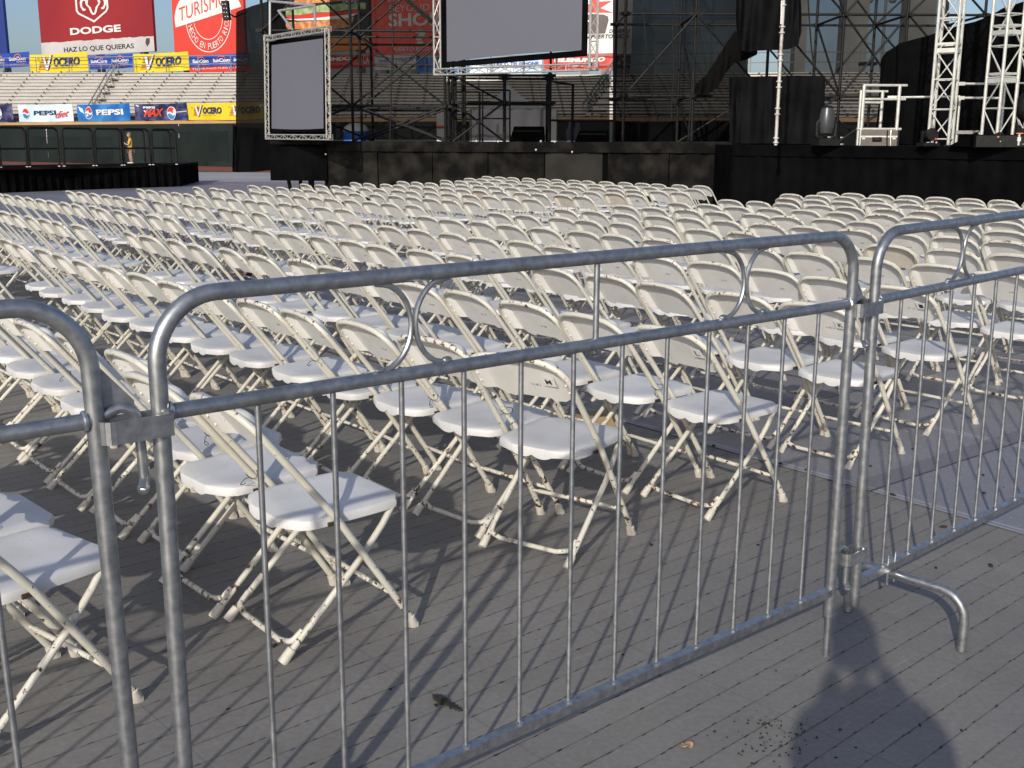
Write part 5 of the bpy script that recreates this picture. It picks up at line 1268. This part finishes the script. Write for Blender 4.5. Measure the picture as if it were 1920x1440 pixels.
MB().box((0, 0, -.15), (.4, .36, .3)).build('base_box', MT['black_steel'], o, False)
MB().ball((0, 0, .35), .20, 14, 10, (1, 1, 1.25)).build('lamp_head', MT['black_steel'], o)
for sx in (-1, 1): MB().tube(bend([(sx*.08, 0, 0), (sx*.23, 0, .08), (sx*.23, 0, .38)], .06), .035, 8).build('yoke_arm', MT['black_steel'], o)

# ------------------------------------------------------------------ cloths and netting
def cloth(name, outline, D, mt, label, cat, th=.012, folds=.05, fr=9, seed=0, group=None, drape=(1, .25)):
    """a hanging cloth with real folds whose outline was measured on the photograph; outline = [(px,left y..)] column pairs"""
    rr_ = random.Random(seed); ph = [rr_.random()*6 for _ in range(4)]
    cols = outline; n = len(cols)-1
    def fn(u, v):
        t = u*n; i = min(int(t), n-1); f = t-i; (xa, ta, ba, da), (xb, tb, bb_, db) = [c if len(c) == 4 else c+(D,) for c in (cols[i], cols[i+1])]
        px, py, d = xa+(xb-xa)*f, (ta+(tb-ta)*f)*v+(ba+(bb_-ba)*f)*(1-v), da+(db-da)*f
        w_ = math.sin(fr*u*6.28*drape[0]+ph[0]+v*drape[1]*6)*.6+math.sin(fr*2.3*u*6.28+ph[1]-v*4)*.3+math.sin(5*v+u*3+ph[2])*.4
        return at(px, py, d)+V((0, folds*w_, 0))
    c0 = fn(.5, 0); o = MB().grid(fn, max(24, n*8), 18, thick=V((0, th, 0)) if th else None).build(name, mt)
    return tag(o, label, cat, group)
NG = 'black netting hung on the scaffold'
cloth('netting', [(442, 24, 322), (450, 20, 321), (470, 12, 320), (506, 2, 318), (536, -30, 316)], 27.6, MT['scrim_thick'], 'doubled black netting bulging beside the small screen, down to the floor', 'netting', .0, .03, 2, 1, NG)
cloth('netting', [(436, 232, 322), (445, 238, 323), (480, 240, 322), (520, 240, 318), (612, 240, 312)], 27.2, MT['black_cloth'], 'opaque black cloth under the small screen, hanging to the floor', 'cloth', .01, .05, 4, 2)
cloth('netting', [(618, -60, 262), (740, -60, 262), (833, -60, 262)], 30.2, MT['scrim_thin'], 'thin black netting before the red slogan billboard', 'netting', .0, .02, 2, 3, NG)
cloth('netting', [(834, 153.5, 264), (930, 151, 264), (1020, 147, 264), (1143, 139, 264)], 30.2, MT['scrim_thin'], 'thin black netting panel below the big hanging screen', 'netting', .0, .02, 2, 4, NG)
cloth('netting', [(1149, -60, 266), (1280, -60, 266), (1402, -60, 266)], 30.0, MT['scrim_thick'], 'doubled black netting between the star poster and the hanging cloths', 'netting', .0, .02, 3, 5, NG)
cloth('netting', [(1150, 226, 266), (1200, 231, 266), (1280, 226, 266), (1390, 226, 266)], 29.6, MT['black_cloth'], 'black cloth sagging along the foot of the doubled netting', 'cloth', .01, .05, 2, 6)
cloth('netting', [(1458, -60, 268), (1600, -60, 268), (1780, -60, 268)], 30.4, MT['scrim_airy'], 'thin black netting before the grey slab columns and scaffold', 'netting', .0, .02, 2, 7, NG)
cloth('hanging_cloth', [(1381, -40, 30), (1385, -40, 92), (1400, -40, 97), (1420, -40, 95), (1452, -40, 94), (1480, -40, 92), (1496, -40, 84), (1503, -40, 60)], 25.0, MT['black_shiny'], 'black plastic sheet hanging from above with a ragged lower edge', 'cloth', .01, .07, 3, 8)
cloth('hanging_cloth', [(1303, 158, 177), (1325, 140, 178), (1345, 108, 165), (1362, 82, 135), (1378, 58, 118), (1400, 60, 112), (1420, 70, 102)], 26.5, MT['scrim_thick'], 'twisted length of black netting slung diagonally under the plastic sheet', 'cloth', .01, .06, 3, 9)
cloth('hanging_cloth', [(1367, 145, 268), (1390, 145, 269), (1430, 143, 269), (1457, 143, 269), (1500, 141.5, 270), (1546, 143, 270)], 23.6, MT['black_shiny'], 'square black sheet hanging behind the pale scaffold pole', 'cloth', .01, .05, 4, 10)
cloth('cloth_mound', [(1645, 205, 268), (1650, 120, 269), (1660, 98, 270), (1676, 88, 270), (1690, 80, 270), (1735, 68, 272), (1800, 47, 273), (1830, 40, 274), (1860, 27, 274), (1885, 14, 275), (1990, -20, 276)], 23.4, MT['black_cloth'], 'great black cloth draped like a tent over gear behind the truss towers', 'cloth', .02, .10, 4, 11)
o = cloth('tarpaulin', [(574, 246.5, 262), (592, 246, 262), (613, 247, 262)], 34, MT['bluebox'], 'bright blue tarpaulin seen under the small screen', 'tarpaulin', .3, .02, 1, 12)

# ------------------------------------------------------------------ scaffolding
def scaffold(label, xs, ys, zs, top, braces, nodes=True, zb_=SZ, r=.036, skip=()):
    o = empty('scaffold', (xs[0], ys[0], zb_), 0, label, 'scaffold', 'black scaffolding round the stage')
    for i, x in enumerate(xs):
        for j, y in enumerate(ys):
            if (i, j) in skip: continue
            inpar(MB().cyl((x, y, zb_), (x, y, top), r, 8).build('standard', MT['black_steel'], None), o)
            if nodes:
                for z in zs:
                    mb = MB(); mb.tube([(x, y, z-.045), (x, y, z+.045)], .075, 8)
                    for a in range(4): mb.box((x+.10*math.cos(a*1.571), y+.10*math.sin(a*1.571), z), (.11 if a % 2 == 0 else .05, .05 if a % 2 == 0 else .11, .07))
                    inpar(mb.build('node', MT['black_steel'], None), o)
    for z in zs:
        for j, y in enumerate(ys):
            for i in range(len(xs)-1): inpar(MB().cyl((xs[i], y, z), (xs[i+1], y, z), r*.82, 7).build('ledger', MT['black_steel'], None), o)
        for i, x in enumerate(xs):
            for j in range(len(ys)-1): inpar(MB().cyl((x, ys[j], z), (x, ys[j+1], z), r*.82, 7).build('ledger', MT['black_steel'], None), o)
    lv = [zb_]+list(zs)
    for (i, j, k, ax, sg) in braces:
        za, zb2 = lv[k], lv[k+1]
        if ax == 'x': a, b_ = V((xs[i], ys[j], za)), V((xs[i+1], ys[j], zb2))
        else: a, b_ = V((xs[i], ys[j], za)), V((xs[i], ys[j+1], zb2))
        if sg < 0: a.z, b_.z = zb2, za
        inpar(MB().cyl(a+V((0, -.05, 0)), b_+V((0, -.05, 0)), r*.74, 7).build('brace', MT['black_steel'], None), o)
    return o
B3 = [(i, 0, k, 'x', s) for i in range(2) for k in range(3) for s in ((1, -1) if (i+k) % 2 else (1,))]+[(1, 1, k, 'x', s) for k in range(3) for s in (1, -1)]+[(0, 2, k, 'x', 1 if k % 2 else -1) for k in range(3)]
scaffold('black scaffold bays between the small screen and the big hanging screen', [-6.05, -3.93, -1.66], [27.6, 29.2, 31.5], [2.26, 4.02, 5.9], 7.4, B3)
scaffold('low black scaffold frame on the stage below the big hanging screen', [-1.50, -.22, .90], [28.0, 29.4], [2.37, 3.02], 3.10, [(0, 0, 0, 'x', 1), (0, 0, 1, 'x', -1), (0, 1, 0, 'x', -1)])
o = empty('scaffold', (1.6, 29, SZ), 0, 'short black scaffold bracket beside the low frame on the stage', 'scaffold')
for x in (.90, 1.58): inpar(MB().cyl((x, 30., SZ), (x, 30., 2.92), .036, 8).build('standard', MT['black_steel'], None), o)
inpar(MB().cyl((.9, 30, 3.0), (1.58, 30, 2.90), .03, 7).build('ledger', MT['black_steel'], None), o); inpar(MB().cyl((.9, 29.9, 1.98), (2.72, 29.9, 1.98), .03, 7).build('ledger', MT['black_steel'], None), o)
for px in (868, 872, 1031): 
    p = base(px, 28.6, SZ); o = tag(MB().cyl((0, 0, 0), (0, 0, 5.5), .03, 8).build('hanging_pole', MT['black_steel']), {868: 'first of the paired black poles rising behind the big screen corner', 872: 'second of the paired black poles rising behind the big screen corner', 1031: 'single black pole rising behind the middle of the big screen'}[px], 'pole'); o.location = p
for k, (xa, xb) in enumerate(((845, 900), (905, 956))):
    o = empty('guard_rail', base(xa, 30.0), 0, ('black rail frame beside' if k else 'black rail frame behind')+' the low scaffold on the stage', 'guard rail')
    p, q = base(xa, 29.9, SZ), base(xb, 29.9, SZ); up = V((0, 0, zat(xa, 172-3*k, 29.9)-SZ))
    inpar(MB().tube(bend([p, p+up, q+up, q], .05, 4), .022, 7).build('frame', MT['black_steel'], None), o); inpar(MB().cyl(p+up*.45, q+up*.45, .018, 6).build('mid_rail', MT['black_steel'], None), o)
BR = [(1, 0, 1, 'x', -1), (0, 0, 1, 'x', 1), (1, 1, 0, 'x', 1)]+[(i, 0, k, 'x', s) for i in range(2, 5) for k in range(3) for s in ((1, -1) if (i*3+k) % 2 == 0 else (1 if i % 2 else -1,))]+[(i, 1, k, 'x', -1 if (i+k) % 2 else 1) for i in range(2, 5) for k in range(3)]+[(i, 0, k, 'y', 1) for i in (1, 3) for k in range(3)]
scaffold('tall black scaffold bays behind the hanging cloths and truss towers', [2.62, 4.26, 5.98, 7.72, 9.2, 11.0], [26.8, 29.2], [2.5, 4.35, 6.1], 7.2, BR)
def cable(pts, label, r=.016):
    q = [at(*p) for p in pts]; o = MB().tube(bend(q, .6, 4), r, 6).build('cable', MT['black_steel']); return tag(o, label, 'cable', 'black cables hanging at the scaffold')
cable([(1202, -30, 25), (1206, 20, 25), (1212, 90, 25), (1225, 190, 25.2), (1234, 226, 25.4)], 'black cable hanging before the doubled netting near the star poster')
cable([(1263, -30, 25), (1261, 60, 25), (1263, 130, 25), (1258, 225, 25)], 'black cable hanging close to the scaffold standard with two nodes')
cable([(1311, -30, 25), (1308, 60, 25), (1298, 140, 25), (1290, 265, 25)], 'black cable hanging past the scaffold node beside the plastic sheet')
cable([(1515, -10, 24), (1517, 30, 24), (1521, 85, 24), (1528, 142, 24)], 'black cable hanging down to the square black sheet')
cable([(733, -30, 26.5), (737, 60, 26.5), (735, 120, 26.5), (731, 262, 26.5)], 'black cable hanging in front of the red slogan billboard')
o = empty('line_array_speaker', at(418, 25, 26.5), rad(-8), 'small perforated lamp panel hanging before the tourism billboard', 'lamp panel')
MB().box((.08, 0, .06), (.15, .12, .42), az=V((-.07, 0, 1)).normalized(), ax=V((1, 0, .07)).normalized()).build('panel', MT['black_steel'], o, False)
for i in range(4):
    for j in range(2): MB().ball((.055+.06*j+.012*(2-i)*-.9+.02*(i % 2)*.6, -.064, .19-.09*i), .018, 7, 5, (1, .5, 1)).build('lamp', MT['weld'], o)
MB().tube([at(424, 22, 26.5)-at(418, 25, 26.5), at(440, 32, 27)-at(418, 25, 26.5), at(462, 22, 27.5)-at(418, 25, 26.5)], .02, 6).build('arm', MT['black_steel'], o).rotation_euler = (0, 0, rad(8))

# ------------------------------------------------------------------ seen behind the netting: tent, blue booth, cases
p = base(968, 42); o = empty('tent', p, 0, 'white peaked canopy tent behind the netting under the big screen', 'tent')
ap = V((base(952, 42).x-p.x, 0, zat(952, 157, 42))); e0, e1 = base(885, 42).x-p.x, base(1040, 42).x-p.x; ez = zat(960, 207, 42)
cn = [V((e0, -1.4, ez)), V((e1, -1.4, ez)), V((e1, 1.8, ez)), V((e0, 1.8, ez))]
mb = MB()
for i in range(4):
    a, b_ = cn[i], cn[(i+1) % 4]
    mb.grid(lambda u, v: a.lerp(b_, u).lerp(ap, v)-V((0, 0, .30*math.sin(math.pi*v)*.8)), 6, 8)
mb.build('canopy', MT['tent'], o)
MB().grid(lambda u, v: V((e0+(e1-e0)*u, -1.4+.04*math.sin(u*30), ez*v)), 40, 2).build('side_wall', MT['tent'], o)
for c in cn: MB().cyl((c.x, c.y, 0), tuple(c), .04, 6).build('pole', MT['concrete'], o)
p = base(668, 43); o = empty('round_booth', p, 0, 'blue round booth with a pale domed top behind the scaffold', 'booth')
hw = 23*43/F; zb2 = zat(668, 246, 43); zt_ = zat(668, 230, 43)
MB().tube([(0, 0, 0), (0, 0, zb2)], hw, 20).build('wall', MT['bluebox'], o)
MB().grid(lambda u, v: V((hw*1.03*math.cos(6.2832*u)*math.cos(v*1.57), hw*1.03*math.sin(6.2832*u)*math.cos(v*1.57), zb2+(zt_-zb2)*math.sin(v*1.57))), 20, 6).build('dome', MT['tent'], o)
p = base(828, 40); o = empty('portable_cabin', p, 0, 'narrow pale cabin behind the netting beside the low scaffold', 'cabin')
hc = zat(828, 208, 40); MB().box((0, .5, hc/2), (.34, 1., hc)).build('body', MT['tent'], o, False); MB().box((0, .5, hc*.78), (.36, 1.02, .10)).build('band', MT['orange'], o, False)
for pa, pb, pt, lab in ((955, 1022, 237, 'long black equipment case on the stage before the white tent'), (1080, 1142, 245, 'black equipment case on the stage near the netting edge')):
    a, b_ = base(pa, 28.9, SZ), base(pb, 28.9, SZ); c = (a+b_)/2; hc = zat(c.x*F/28.9+960, pt, 28.9)-SZ
    o = empty('equipment_case', c, 0, lab, 'case'); ww = (b_-a).length
    MB().hexa([(-ww/2, 0, 0), (ww/2, 0, 0), (ww/2, .6, 0), (-ww/2, .6, 0), (-ww/2+.12, 0, hc), (ww/2-.02, 0, hc), (ww/2-.02, .6, hc), (-ww/2+.12, .6, hc)]).build('body', MT['black_cloth'], o, False)
    MB().box((0, -.01, hc*.7), (ww*.8, .02, .03)).build('edge_strip', MT['black_steel'], o, False)
for px, pt, lab in ((1070, 226, 'rough grey figure of a person standing behind the netting, taller one'), (1083, 230, 'rough grey figure of a person standing behind the netting, shorter one')):
    p = base(px, 36); hc = zat(px, pt, 36); o = tag(MB().grid(lambda u, v: V(((.13+.03*math.sin(v*9))*math.cos(6.2832*u)*(1 if v < .9 else .5), .13*math.sin(6.2832*u), hc*v)), 14, 12).build('person_shape', MT['tent']), lab, 'bundle', None); o.location = p  # plain grey columns standing in for the people behind the netting
bpy.context.view_layer.update()
